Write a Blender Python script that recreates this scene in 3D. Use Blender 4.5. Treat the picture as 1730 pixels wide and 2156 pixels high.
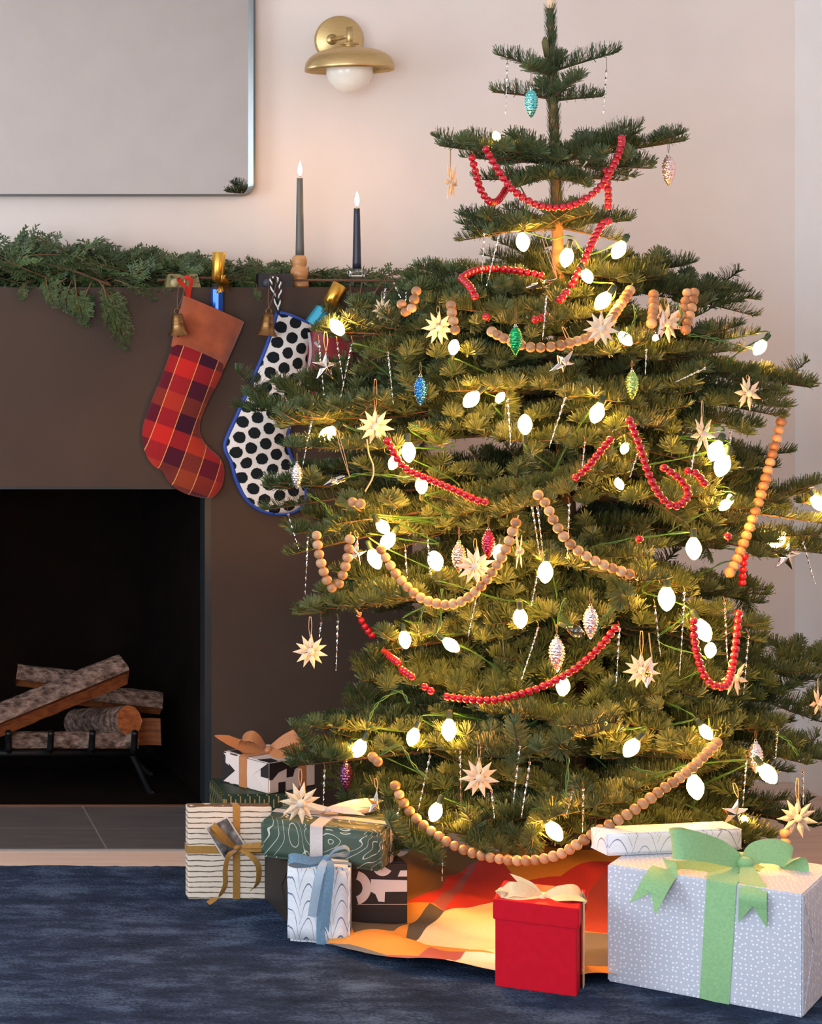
import bpy, bmesh, math, random
import numpy as np
from mathutils import Vector, Matrix, noise

for o in list(bpy.data.objects):
    bpy.data.objects.remove(o)
SC = bpy.context.scene
COL = SC.collection
R = math.radians

# ------------------------------------------------------------------ camera
F, VX, VY, H = 4600.0, -450.0, 605.0, 1.258      # focal length in px, vanishing point, eye height
cam_d = bpy.data.cameras.new('camera')
cam = bpy.data.objects.new('camera', cam_d)
COL.objects.link(cam)
cam.location = (0, 0, H)
cam.rotation_euler = (R(90), 0, 0)
cam_d.sensor_width = 36
cam_d.lens = 36 * F / 2156
cam_d.shift_x = (865 - VX) / 2156
cam_d.shift_y = (VY - 1078) / 2156
cam_d.clip_start = 0.05
SC.camera = cam

# ------------------------------------------------------------------ light and exposure
world = bpy.data.worlds.new('world')
SC.world = world
world.use_nodes = True
world.node_tree.nodes['Background'].inputs[0].default_value = (0.75, 0.85, 1.0, 1)
world.node_tree.nodes['Background'].inputs[1].default_value = 0.6


def area(name, loc, rot, sx, sy, power, col):
    d = bpy.data.lights.new(name, 'AREA')
    d.shape = 'RECTANGLE'
    d.size, d.size_y, d.energy, d.color = sx, sy, power, col
    o = bpy.data.objects.new(name, d)
    COL.objects.link(o)
    o.location, o.rotation_euler = loc, rot
    return o


# daylight entering through a window of the front wall and one of the left wall
area('window_daylight', (-1.4, -0.92, 1.45), (R(90), 0, 0), 2.0, 1.8, 172, (0.78, 0.90, 1.0))
area('window_daylight', (-2.72, 3.0, 1.45), (0, R(-90), 0), 1.9, 1.6, 110, (0.78, 0.90, 1.0))
SC.view_settings.view_transform = 'Standard'
SC.view_settings.look = 'None'
SC.view_settings.gamma = 1
SC.view_settings.use_curve_mapping = False
SC.view_settings.exposure = -0.08
SC.cycles.use_denoising = True
SC.cycles.max_bounces = 8
SC.cycles.sample_clamp_indirect = 6
BULB_POWER = 215.0
FLAME_POWER = 150.0


# ------------------------------------------------------------------ helpers
def P(x, y, Z):
    """a point of the photograph at distance Z in front of the camera"""
    return Vector(((x - VX) * Z / F, Z, H - (y - VY) * Z / F))


def px(v):
    return (v[0] * F / v[1] + VX, VY + (H - v[2]) * F / v[1])


def lin(c):
    c = c / 255.0
    return c / 12.92 if c <= 0.04045 else ((c + 0.055) / 1.055) ** 2.4


def C(r, g, b):
    return (lin(r), lin(g), lin(b), 1)


def cr(pts, n=8, closed=False):
    """Catmull-Rom through points"""
    pts = [Vector(p) for p in pts]
    m = len(pts)
    out = []
    for i in range(m if closed else m - 1):
        if closed:
            a, b, c, d = pts[i - 1], pts[i], pts[(i + 1) % m], pts[(i + 2) % m]
        else:
            a, b, c, d = pts[max(i - 1, 0)], pts[i], pts[i + 1], pts[min(i + 2, m - 1)]
        for k in range(n):
            t = k / n
            out.append(0.5 * ((2 * b) + (c - a) * t + (2 * a - 5 * b + 4 * c - d) * t * t + (3 * b - a - 3 * c + d) * t ** 3))
    if not closed:
        out.append(pts[-1])
    return out


class MB:
    def __init__(s):
        s.v, s.f, s.m, s.s = [], [], [], []

    def add(s, vs, fs, mi=0, smooth=False):
        b = len(s.v)
        s.v += [tuple(v) for v in vs]
        for f in fs:
            s.f.append(tuple(i + b for i in f))
            s.m.append(mi)
            s.s.append(smooth)

    def box(s, lo, hi, mi=0, M=None):
        x0, y0, z0 = lo
        x1, y1, z1 = hi
        vs = [Vector(p) for p in ((x0, y0, z0), (x1, y0, z0), (x1, y1, z0), (x0, y1, z0), (x0, y0, z1), (x1, y0, z1), (x1, y1, z1), (x0, y1, z1))]
        if M is not None:
            vs = [M @ v for v in vs]
        s.add(vs, [(3, 2, 1, 0), (4, 5, 6, 7), (0, 1, 5, 4), (1, 2, 6, 5), (2, 3, 7, 6), (3, 0, 4, 7)], mi)

    def tube(s, pts, rad, seg=6, mi=0, cap=True, smooth=True):
        pts = [Vector(p) for p in pts]
        n = len(pts)
        rad = [rad] * n if not hasattr(rad, '__len__') else rad
        vs, fs = [], []
        prev = None
        for i, p in enumerate(pts):
            d = (pts[min(i + 1, n - 1)] - pts[max(i - 1, 0)])
            d = d.normalized() if d.length > 1e-9 else Vector((0, 0, 1))
            if prev is None:
                a = d.cross(Vector((0, 0, 1)) if abs(d.z) < 0.9 else Vector((1, 0, 0))).normalized()
            else:
                a = (prev - d * prev.dot(d)).normalized()
            prev = a
            b = d.cross(a)
            for k in range(seg):
                t = 2 * math.pi * k / seg
                vs.append(p + (a * math.cos(t) + b * math.sin(t)) * rad[i])
        for i in range(n - 1):
            for k in range(seg):
                k2 = (k + 1) % seg
                fs.append((i * seg + k, i * seg + k2, (i + 1) * seg + k2, (i + 1) * seg + k))
        if cap:
            fs.append(tuple(range(seg))[::-1])
            fs.append(tuple((n - 1) * seg + k for k in range(seg)))
        s.add(vs, fs, mi, smooth)

    def lathe(s, prof, seg=24, M=None, mi=0, smooth=True, capb=True, capt=True):
        vs, fs = [], []
        n = len(prof)
        for r, z in prof:
            for k in range(seg):
                t = 2 * math.pi * k / seg
                v = Vector((r * math.cos(t), r * math.sin(t), z))
                vs.append(M @ v if M is not None else v)
        for i in range(n - 1):
            for k in range(seg):
                k2 = (k + 1) % seg
                fs.append((i * seg + k, i * seg + k2, (i + 1) * seg + k2, (i + 1) * seg + k))
        if capb:
            fs.append(tuple(range(seg))[::-1])
        if capt:
            fs.append(tuple((n - 1) * seg + k for k in range(seg)))
        s.add(vs, fs, mi, smooth)

    def strip(s, pts, wd, width, th=0.0012, mi=0, cup=0.04):
        """a ribbon: centre path, width direction(s), width(s)"""
        pts = [Vector(p) for p in pts]
        n = len(pts)
        wd = [Vector(w).normalized() for w in wd] if isinstance(wd, list) else [Vector(wd).normalized()] * n
        width = list(width) if hasattr(width, '__len__') else [width] * n
        vs, fs = [], []
        for i, p in enumerate(pts):
            d = (pts[min(i + 1, n - 1)] - pts[max(i - 1, 0)]).normalized()
            w = (wd[i] - d * wd[i].dot(d))
            w = w.normalized() if w.length > 1e-6 else wd[i]
            nn = d.cross(w).normalized() * th * 0.5
            w = w * width[i] * 0.5
            bow = d.cross(w).normalized() * width[i] * cup
            vs += [p - w + nn, p + bow + nn, p + w + nn, p + w - nn, p + bow - nn, p - w - nn]
        for ks, sm in (((0, 1, 2), True), ((3, 4, 5), True), ((2, 3), False), ((5, 0), False)):
            c = len(ks)
            vv = [vs[i * 6 + k] for i in range(n) for k in ks]
            s.add(vv, [(i * c + k, (i + 1) * c + k, (i + 1) * c + k + 1, i * c + k + 1) for i in range(n - 1) for k in range(c - 1)], mi, sm)
        for a in (0, (n - 1) * 6):
            s.add([vs[a + k] for k in range(6)], [(0, 1, 2, 3, 4, 5)], mi)

    def mesh(s, name, mats):
        me = bpy.data.meshes.new(name)
        me.from_pydata(s.v, [], s.f)
        for m in (mats if isinstance(mats, (list, tuple)) else [mats]):
            me.materials.append(m)
        me.polygons.foreach_set('material_index', s.m)
        me.polygons.foreach_set('use_smooth', s.s)
        me.update()
        return me

    def build(s, name, mats, parent=None, loc=None):
        return link(name, s.mesh(name, mats), parent, loc)


def link(name, me, parent=None, loc=None):
    o = bpy.data.objects.new(name, me)
    COL.objects.link(o)
    if parent is not None:
        o.parent = parent
    if loc is not None:
        o.location = loc
    return o


def tag(o, label, cat, group=None):
    o['label'] = label
    o['category'] = cat
    if group:
        o['group'] = group
    return o


def thing(name, label, cat, loc=(0, 0, 0), rz=0.0, group=None):
    o = bpy.data.objects.new(name, None)
    COL.objects.link(o)
    o.location = loc
    o.rotation_euler = (0, 0, rz)
    o.empty_display_size = 0.05
    return tag(o, label, cat, group)


def struct(o):
    o['kind'] = 'structure'
    return o


def rel(e):
    """world -> local of an Empty with location and z rotation"""
    return (Matrix.Translation(e.location) @ e.rotation_euler.to_matrix().to_4x4()).inverted()


# ------------------------------------------------------------------ materials
MATS = {}


def mat(name, col, rough=0.6, metal=0.0, spec=0.5, bump=None, **kw):
    if name in MATS:
        return MATS[name]
    m = bpy.data.materials.new(name)
    m.use_nodes = True
    nt = m.node_tree
    b = nt.nodes['Principled BSDF']
    b.inputs['Base Color'].default_value = col
    b.inputs['Roughness'].default_value = rough
    b.inputs['Metallic'].default_value = metal
    b.inputs['Specular IOR Level'].default_value = spec
    for k, v in kw.items():
        b.inputs[k.replace('_', ' ')].default_value = v
    if bump:
        add_bump(m, *bump)
    MATS[name] = m
    return m


class NG:
    """small node-graph helper"""

    def __init__(s, m):
        s.nt = m.node_tree
        s.b = s.nt.nodes['Principled BSDF']
        s.tc = s.nt.nodes.new('ShaderNodeTexCoord')

    def n(s, t, **kw):
        nd = s.nt.nodes.new(t)
        for k, v in kw.items():
            setattr(nd, k, v)
        return nd

    def put(s, sock, v):
        if hasattr(v, 'is_output') or isinstance(v, bpy.types.NodeSocket):
            s.nt.links.new(v, sock)
        else:
            sock.default_value = v

    def math(s, op, a, b=0.0, c=None):
        nd = s.n('ShaderNodeMath', operation=op)
        s.put(nd.inputs[0], a)
        s.put(nd.inputs[1], b)
        if c is not None:
            s.put(nd.inputs[2], c)
        return nd.outputs[0]

    def xyz(s, coord='Object'):
        nd = s.n('ShaderNodeSeparateXYZ')
        s.nt.links.new(s.tc.outputs[coord], nd.inputs[0])
        return nd.outputs

    def noise(s, scale, detail=3, vec=None, rough=0.5, dist=0.0):
        nd = s.n('ShaderNodeTexNoise')
        nd.inputs['Scale'].default_value = scale
        nd.inputs['Detail'].default_value = detail
        nd.inputs['Roughness'].default_value = rough
        nd.inputs['Distortion'].default_value = dist
        s.nt.links.new(vec if vec is not None else s.tc.outputs['Object'], nd.inputs['Vector'])
        return nd.outputs['Fac']

    def comb(s, x, y, z):
        nd = s.n('ShaderNodeCombineXYZ')
        for i, v in enumerate((x, y, z)):
            s.put(nd.inputs[i], v)
        return nd.outputs[0]

    def ramp(s, fac, stops, interp='LINEAR'):
        nd = s.n('ShaderNodeValToRGB')
        cr_ = nd.color_ramp
        cr_.interpolation = interp
        while len(cr_.elements) < len(stops):
            cr_.elements.new(0.5)
        for e, (p, c) in zip(cr_.elements, stops):
            e.position = p
            e.color = c
        s.put(nd.inputs[0], fac)
        return nd.outputs[0]

    def mix(s, fac, a, b, mode='MIX'):
        nd = s.n('ShaderNodeMix', data_type='RGBA', blend_type=mode)
        s.put(nd.inputs[0], fac)
        s.put(nd.inputs[6], a)
        s.put(nd.inputs[7], b)
        return nd.outputs[2]

    def base(s, v):
        s.nt.links.new(v, s.b.inputs['Base Color'])

    def bump(s, h, strength=0.3, dist=0.002):
        nd = s.n('ShaderNodeBump')
        nd.inputs['Strength'].default_value = strength
        nd.inputs['Distance'].default_value = dist
        s.nt.links.new(h, nd.inputs['Height'])
        s.nt.links.new(nd.outputs[0], s.b.inputs['Normal'])


def add_bump(m, scale, strength=0.3, dist=0.002, detail=3):
    g = NG(m)
    g.bump(g.noise(scale, detail), strength, dist)
    return g


def noisy(name, c1, c2, scale=20, rough=0.6, bump=0.2, dist=0.002, stretch=None, lo=0.35, hi=0.65, **kw):
    if name in MATS:
        return MATS[name]
    m = mat(name, c1, rough, **kw)
    g = NG(m)
    vec = None
    if stretch:
        mp = g.n('ShaderNodeMapping')
        mp.inputs['Scale'].default_value = stretch
        g.nt.links.new(g.tc.outputs['Object'], mp.inputs['Vector'])
        vec = mp.outputs[0]
    f = g.noise(scale, 5, vec)
    g.base(g.ramp(f, [(lo, c1), (hi, c2)]))
    if bump:
        g.bump(f, bump, dist)
    return m


M_wall = noisy('wall_paint', C(222, 211, 205), C(226, 215, 209), 6, 0.75, 0.03)
M_wall_r = noisy('wall_paint_white', C(228, 226, 226), C(232, 230, 230), 6, 0.75, 0.03)
M_ceiling = mat('ceiling_paint', C(230, 226, 222), 0.8)
M_white = mat('white_trim', C(228, 222, 217), 0.5)
M_surround = noisy('bronzed_steel', C(66, 51, 43), C(72, 56, 47), 3.0, 0.55, 0.06, 0.001, spec=0.2)
M_firebox = noisy('sooty_black', C(14, 9, 7), C(20, 13, 10), 9, 1.0, 0.2, spec=0.05)
M_frame_steel = mat('blue_black_steel', C(44, 49, 54), 0.4, 0.3)
M_brass_line = mat('brass_strip', C(120, 78, 52), 0.4, 0.5)
M_tile = noisy('slate_tile', C(84, 80, 82), C(98, 92, 92), 7, 0.42, 0.08, 0.001, (1, 6, 1))
M_plank = noisy('pale_oak', C(212, 184, 168), C(222, 196, 180), 5, 0.5, 0.05, 0.001, (1, 14, 1))
M_grout = mat('grout', C(120, 108, 100), 0.9)
M_mirror = mat('mirror_glass', (0.80, 0.80, 0.80, 1), 0.0, 1.0)
M_mframe = mat('gunmetal', C(92, 98, 98), 0.35, 0.7)
M_brass = noisy('brushed_brass', C(206, 180, 130), C(196, 168, 116), 40, 0.4, 0.05, 0.0005, (1, 1, 20), metal=0.9)
M_bellbrass = noisy('old_brass', C(150, 112, 70), C(118, 84, 50), 30, 0.38, 0.1, 0.001, metal=0.85)
M_opal = mat('opal_glass', C(240, 236, 226), 0.25, Subsurface_Weight=0.1)
M_bark = noisy('tree_bark', C(96, 74, 52), C(128, 102, 74), 60, 0.9, 0.6, 0.004)
M_twig = mat('twig_bark', C(72, 54, 36), 0.9)
M_gold = mat('gold_foil', C(214, 168, 74), 0.3, 0.9)
M_silver = mat('silver_tinsel', C(235, 232, 228), 0.12, 1.0)
M_chrome = mat('chrome_silver', C(228, 222, 220), 0.08, 1.0)
M_thread = mat('gold_thread', C(196, 156, 118), 0.6)
M_string = mat('brown_string', C(112, 84, 62), 0.8)
M_green_wire = mat('green_wire', C(52, 100, 46), 0.45)
M_socket = mat('green_socket', C(26, 52, 38), 0.5)
M_redbead = mat('red_bead', C(178, 14, 36), 0.25, 0, 0.5, Coat_Weight=0.4)
M_redcord = mat('red_cord', C(150, 20, 30), 0.8)
M_black = mat('black_iron', C(22, 23, 25), 0.45, 0.5)
M_blackpaper = mat('black_paper', C(34, 28, 28), 0.6)
M_pinkwhite = mat('off_white_print', C(232, 214, 206), 0.6)


def wood_bead_mat():
    m = mat('wood_bead', C(205, 160, 115), 0.45)
    g = NG(m)
    oi = g.n('ShaderNodeObjectInfo')
    f = g.noise(60, 3)
    c = g.ramp(oi.outputs['Random'], [(0.0, C(206, 166, 128)), (0.5, C(184, 138, 98)), (1.0, C(146, 102, 68))])
    g.base(g.mix(g.math('MULTIPLY', f, 0.35), c, C(150, 100, 62)))
    return m


M_woodbead = wood_bead_mat()


def needle_mat():
    m = mat('fir_needles', C(62, 84, 48), 0.45, 0, 0.4)
    g = NG(m)
    oi = g.n('ShaderNodeObjectInfo')
    f = g.noise(28, 3)
    c1 = g.ramp(f, [(0.3, C(48, 66, 42)), (0.52, C(72, 90, 56)), (0.72, C(104, 118, 82))])
    c2 = g.mix(g.math('MULTIPLY', oi.outputs['Random'], 0.4), c1, C(74, 92, 52))
    g.base(c2)
    # thin needles let some lamp light through
    tr = g.n('ShaderNodeBsdfTranslucent')
    g.nt.links.new(c2, tr.inputs['Color'])
    mx = g.n('ShaderNodeMixShader')
    mx.inputs[0].default_value = 0.15
    g.nt.links.new(g.b.outputs[0], mx.inputs[1])
    g.nt.links.new(tr.outputs[0], mx.inputs[2])
    out = [n for n in g.nt.nodes if n.type == 'OUTPUT_MATERIAL'][0]
    g.nt.links.new(mx.outputs[0], out.inputs['Surface'])
    return m


M_needle = needle_mat()


def emis(name, col, power):
    m = bpy.data.materials.new(name)
    m.use_nodes = True
    nt = m.node_tree
    nt.nodes.remove(nt.nodes['Principled BSDF'])
    e = nt.nodes.new('ShaderNodeEmission')
    e.inputs[0].default_value = col
    e.inputs[1].default_value = power
    nt.links.new(e.outputs[0], [n for n in nt.nodes if n.type == 'OUTPUT_MATERIAL'][0].inputs[0])
    return m


M_bulb = emis('lit_bulb', (1.0, 0.40, 0.065, 1), BULB_POWER)
M_flame = emis('candle_flame', (1.0, 0.5, 0.15, 1), FLAME_POWER)

# ------------------------------------------------------------------ the room
ZW, ZF, ZT = 5.6, 5.3, 4.6           # back wall, fireplace front, tree trunk (distance from the camera)
XR, XL, YF, ZC, ZFL = 2.585, -2.6, -0.8, 3.05, -0.006
FX0, FX1 = -0.55, (868 - VX) * ZF / F           # fireplace sides
OX0, OX1 = -0.12, (445 - VX) * ZF / F           # opening sides
OZ = H - (1025 - VY) * ZF / F                   # opening top
FTOP = H                                        # mantel top is level with the eye

m = MB()
m.box((XL - 0.1, ZW, ZFL - 0.1), (FX0 + 0.02, ZW + 0.1, ZC))
m.box((FX1 - 0.02, ZW, ZFL - 0.1), (XR + 0.1, ZW + 0.1, ZC))
m.box((FX0 + 0.02, ZW, FTOP - 0.05), (FX1 - 0.02, ZW + 0.1, ZC))
struct(m.build('wall_back', M_wall))
m = MB()
m.box((XR, YF - 0.1, ZFL - 0.1), (XR + 0.1, ZW, ZC))
struct(m.build('wall_right', M_wall_r))
m = MB()                                        # front wall (behind the camera) and left wall, each round a window
wz0, wz1 = 0.55, 2.35
m.box((XL - 0.1, YF - 0.1, ZFL - 0.1), (-2.4, YF, ZC))
m.box((-0.4, YF - 0.1, ZFL - 0.1), (XR + 0.1, YF, ZC))
m.box((-2.4, YF - 0.1, ZFL - 0.1), (-0.4, YF, wz0))
m.box((-2.4, YF - 0.1, wz1), (-0.4, YF, ZC))
struct(m.build('wall_front', M_wall_r))
m = MB()
m.box((XL - 0.1, YF, ZFL - 0.1), (XL, 2.2, ZC))
m.box((XL - 0.1, 3.8, ZFL - 0.1), (XL, ZW, ZC))
m.box((XL - 0.1, 2.2, ZFL - 0.1), (XL, 3.8, wz0))
m.box((XL - 0.1, 2.2, wz1), (XL, 3.8, ZC))
struct(m.build('wall_left', M_wall))
m = MB()
for x in (-2.4, -1.4, -0.4):
    m.box((x - 0.025, YF - 0.06, wz0), (x + 0.025, YF - 0.01, wz1))
for z in (wz0, wz1):
    m.box((-2.4, YF - 0.06, z - 0.025), (-0.4, YF - 0.01, z + 0.025))
struct(m.build('window_1', M_white))
m = MB()
for y in (2.2, 3.0, 3.8):
    m.box((XL - 0.06, y - 0.025, wz0), (XL - 0.01, y + 0.025, wz1))
for z in (wz0, wz1):
    m.box((XL - 0.06, 2.2, z - 0.025), (XL - 0.01, 3.8, z + 0.025))
struct(m.build('window_2', M_white))
m = MB()
m.box((XL - 0.1, YF - 0.1, ZC), (XR + 0.1, ZW + 0.1, ZC + 0.1))
struct(m.build('ceiling', M_ceiling))
m = MB()
m.box((XL - 0.1, YF - 0.1, -0.2), (XR + 0.1, ZW + 0.1, ZFL - 0.004))
floor = struct(m.build('floor', M_grout))
rnd = random.Random(5)
yy = 3.62
while yy < ZW:                                   # floorboards run along the wall
    y1 = min(yy + 0.118, ZW)
    x = XL + rnd.uniform(-1.0, 0)
    while x < XR:
        x1 = x + rnd.uniform(1.3, 1.9)
        a, b = max(x, XL), min(x1, XR)
        if b - a > 0.03:
            q = MB()
            q.box((a + 0.0008, yy + 0.0008, ZFL - 0.004), (b - 0.0008, y1 - 0.0008, ZFL))
            q.build('plank', M_plank, floor)
        x = x1
    yy += 0.118
m = MB()
m.box((XL, YF, ZFL - 0.004), (XR, 3.62, ZFL))
m.build('boards_under_rug', M_plank, floor)['kind'] = 'stuff'
m = MB()
m.box((FX1, ZW - 0.016, ZFL), (XR, ZW, 0.12))
m.box((FX1, ZW - 0.02, 0.105), (XR, ZW, 0.11))
struct(m.build('baseboard_back', M_white))
m = MB()
m.box((XR - 0.016, YF, ZFL), (XR, ZW - 0.016, 0.12))
struct(m.build('baseboard_right', M_white))

# outlet plate at the frame's edge
e = thing('outlet_cover', 'white outlet cover on the pale side wall beyond the tree', 'outlet', (XR, 5.46, 0.735))
m = MB()
m.box((-0.006, -0.04, -0.06), (0, 0.04, 0.06))
m.build('plate', M_wall_r, e)
m = MB()
for z in (-0.026, 0.026):
    m.box((-0.0075, -0.017, z - 0.015), (-0.0055, 0.017, z + 0.015))
m.build('socket', M_white, e)

# ------------------------------------------------------------------ fireplace
fp = thing('fireplace', 'dark bronze-brown fireplace surround with a black firebox', 'fireplace', (0.5, ZF, 0))
L = rel(fp)


def tl(p):
    return L @ Vector(p)


def part_box(boxes, name, mt, par, loc):
    q = MB()
    for lo, hi in boxes:
        q.box(Vector(lo) - Vector(loc), Vector(hi) - Vector(loc))
    return q.build(name, mt, par)


o = fp.location
part_box([((FX0, ZF, 0), (OX0, ZW, FTOP)), ((OX1, ZF, 0), (FX1, ZW, FTOP)), ((OX0, ZF, OZ), (OX1, ZW, FTOP))], 'surround', M_surround, fp, o)
# firebox with sides that narrow to the back
fbz, bx0, bx1 = 5.98, OX0 + 0.16, (300 - VX) * 5.98 / F
q = MB()
fl = [(OX0, ZF + 0.02, 0.0), (OX1, ZF + 0.02, 0.0), (bx1, fbz, 0.0), (bx0, fbz, 0.0)]
tp = [(x, y, OZ) for x, y, z in fl]
vs = [Vector(p) - o for p in fl + tp]
q.add(vs, [(0, 1, 2, 3), (1, 5, 6, 2), (2, 6, 7, 3), (3, 7, 4, 0), (4, 7, 6, 5)])
fo = [(OX0 - 0.06, ZF + 0.02, -0.003), (OX1 + 0.06, ZF + 0.02, -0.003), (bx1 + 0.06, fbz + 0.05, -0.003), (bx0 - 0.06, fbz + 0.05, -0.003)]
vs = [Vector(p) - o for p in fo] + [Vector((x, y, OZ + 0.03)) - o for x, y, z in fo]
q.add(vs, [(3, 2, 1, 0), (2, 6, 5, 1)[::-1], (3, 7, 6, 2)[::-1], (0, 4, 7, 3)[::-1], (5, 6, 7, 4)[::-1]])
q.build('firebox', M_firebox, fp)
t = 0.016
part_box([((OX1 - t, ZF + 0.001, 0), (OX1, ZF + 0.06, OZ)), ((OX0, ZF + 0.001, OZ - 0.006), (OX1 - t, ZF + 0.06, OZ)), ((OX0, ZF + 0.001, 0), (OX0 + t, ZF + 0.06, OZ))], 'opening_frame', M_frame_steel, fp, o)
part_box([((FX0, ZF - 0.004, 0), (FX1, ZF, 0.004))], 'threshold_strip', M_brass_line, fp, o)

he = thing('hearth', 'dark grey slate tile hearth before the firebox', 'hearth', (0.5, 5.1, ZFL))
zr = [ZF - 0.004, 5.081, 4.896]
for r_ in range(2):
    for (a, b) in ((-0.55, -0.482), (-0.48, 0.717), (0.719, FX1)):
        q = MB()
        q.box((a - 0.5 + 0.0012, zr[r_ + 1] - 5.1 + 0.0012, 0), (b - 0.5 - 0.0012, zr[r_] - 5.1 - 0.0012, 0.006))
        q.build('tile', M_tile, he)
q = MB()
q.box((-0.55 - 0.5, 4.896 - 5.1, 0), (FX1 - 0.5, ZF - 0.005 - 5.1, 0.0045))
q.build('grout_bed', mat('grey_grout', C(140, 132, 126), 0.9), he)

# ------------------------------------------------------------------ rug
def rug_mat():
    m = mat('navy_rug', C(44, 58, 84), 1.0, 0, 0.0)
    g = NG(m)
    mp = g.n('ShaderNodeMapping')
    mp.inputs['Scale'].default_value = (1, 1.9, 1)
    g.nt.links.new(g.tc.outputs['Object'], mp.inputs['Vector'])
    f = g.noise(6.5, 8, mp.outputs[0], 0.68)
    f2 = g.noise(150, 3)
    f3 = g.math('ADD', g.math('MULTIPLY', f, 0.75), g.math('MULTIPLY', f2, 0.25))
    g.base(g.ramp(f3, [(0.36, C(34, 41, 56)), (0.5, C(50, 62, 84)), (0.64, C(84, 103, 130))]))
    g.bump(f2, 0.9, 0.006)
    return m


rnd = random.Random(2)
m = MB()
nx, y0r, y1r = 260, 0.9, 4.755
x0r, x1r = -1.3, 2.5
vs, fs = [], []
for j, (y, jit) in enumerate(((y0r, 0), (y1r - 0.03, 0), (y1r, 1))):
    for i in range(nx + 1):
        vs.append((x0r + (x1r - x0r) * i / nx, y + (rnd.uniform(-0.003, 0.003) + 0.003 * math.sin(i * 0.21) if jit else 0), 0.0 if j < 2 else -0.001))
for i in range(nx + 1):
    v = vs[2 * (nx + 1) + i]
    vs.append((v[0], v[1] + 0.002, ZFL + 0.0003))
for j in range(3):
    for i in range(nx):
        a = j * (nx + 1) + i
        fs.append((a, a + 1, a + nx + 2, a + nx + 1))
m.add(vs, fs)
rug = tag(m.build('rug', rug_mat()), 'large mottled navy blue rug on the floor', 'rug')

# ------------------------------------------------------------------ mirror
mx1, mz0 = (537.5 - VX) * 5.56 / F, H + (VY - 412.5) * 5.56 / F
mx0, mz1 = -0.35, 2.62
mi_ = thing('wall_mirror', 'large round-cornered mirror with thin gunmetal frame above the mantel', 'mirror', ((mx0 + mx1) / 2, ZW, mz0))


def rrect(x0, x1, z0, z1, r_, n=8):
    out = []
    for cx, cz, a0 in ((x1 - r_, z0 + r_, -90), (x1 - r_, z1 - r_, 0), (x0 + r_, z1 - r_, 90), (x0 + r_, z0 + r_, 180)):
        for k in range(n + 1):
            a = R(a0 + 90 * k / n)
            out.append((cx + r_ * math.cos(a), cz + r_ * math.sin(a)))
    return out


cxm = (mx0 + mx1) / 2
hw, hh = (mx1 - mx0) / 2, mz1 - mz0
oo = rrect(-hw, hw, 0, hh, 0.03)
ii = rrect(-hw + 0.005, hw - 0.005, 0.005, hh - 0.005, 0.026)
n = len(oo)
q = MB()
rings = [[(x, 0.0, z) for x, z in oo], [(x, -0.04, z) for x, z in oo], [(x, -0.04, z) for x, z in ii], [(x, -0.006, z) for x, z in ii]]
vs = [p for r_ in rings for p in r_]
fs = []
for k in range(3):
    for i in range(n):
        j = (i + 1) % n
        fs.append((k * n + i, k * n + j, (k + 1) * n + j, (k + 1) * n + i))
q.add(vs, fs)
q.build('frame', M_mframe, mi_)
q = MB()
q.add([(x, -0.008, z) for x, z in ii], [tuple(range(n))])
q.build('mirror_glass', M_mirror, mi_)

# ------------------------------------------------------------------ sconce
so = P(711, 85, ZW)
sc = thing('wall_sconce', 'brushed brass wall sconce with dome shade and white globe', 'lamp', so)
kw = ZW / F
MX = Matrix.Rotation(R(90), 4, 'X')               # lathe axis z -> -y (towards the camera)
q = MB()
q.lathe([(0.0605, 0), (0.061, 0.004), (0.061, 0.016), (0.058, 0.019), (0.0, 0.019)], 48, MX, capt=False)
q.build('backplate', M_brass, sc)
ex = P(735.5, 72, ZW - 0.125) - so
st = Vector((-0.02, -0.016, 0.0))
q = MB()
q.tube([st, st + Vector((0, -0.006, 0))], 0.014, 20)
q.tube([st, Vector((ex.x, ex.y, ex.z - 0.004))], 0.006, 12)
q.build('arm', M_brass, sc)
q = MB()
q.tube([Vector((ex.x, ex.y, ex.z + 0.018)), Vector((ex.x, ex.y, ex.z - 0.03))], 0.0085, 16)
q.build('post', M_brass, sc)
kz = (ZW - 0.125) / F


def sz(y):
    return P(735.5, y, ZW - 0.125).z - so.z


prof = [(y, r_) for y, r_ in ((91, 6), (91, 19), (94, 19), (95, 12), (99, 14), (101, 30), (104, 48), (108, 62), (114, 74), (122, 84), (132, 90), (142, 92), (149, 92), (149, 90), (142, 89.6), (132, 87), (122, 80), (114, 70), (108, 58), (105, 44), (104, 20), (104, 2))]
q = MB()
q.lathe([(r_ * kz, sz(y)) for y, r_ in prof], 64, Matrix.Translation((ex.x, ex.y, 0)), capb=False, capt=False)
q.build('shade', M_brass, sc)
q = MB()
pr = []
for k in range(17):
    a = math.pi * k / 16
    pr.append((max(48 * math.sin(a), 0.1) * kz, sz(148) - 48 * kz * math.cos(a)))
q.lathe(pr, 40, Matrix.Translation((ex.x, ex.y, 0)))
q.build('globe', M_opal, sc)

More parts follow.
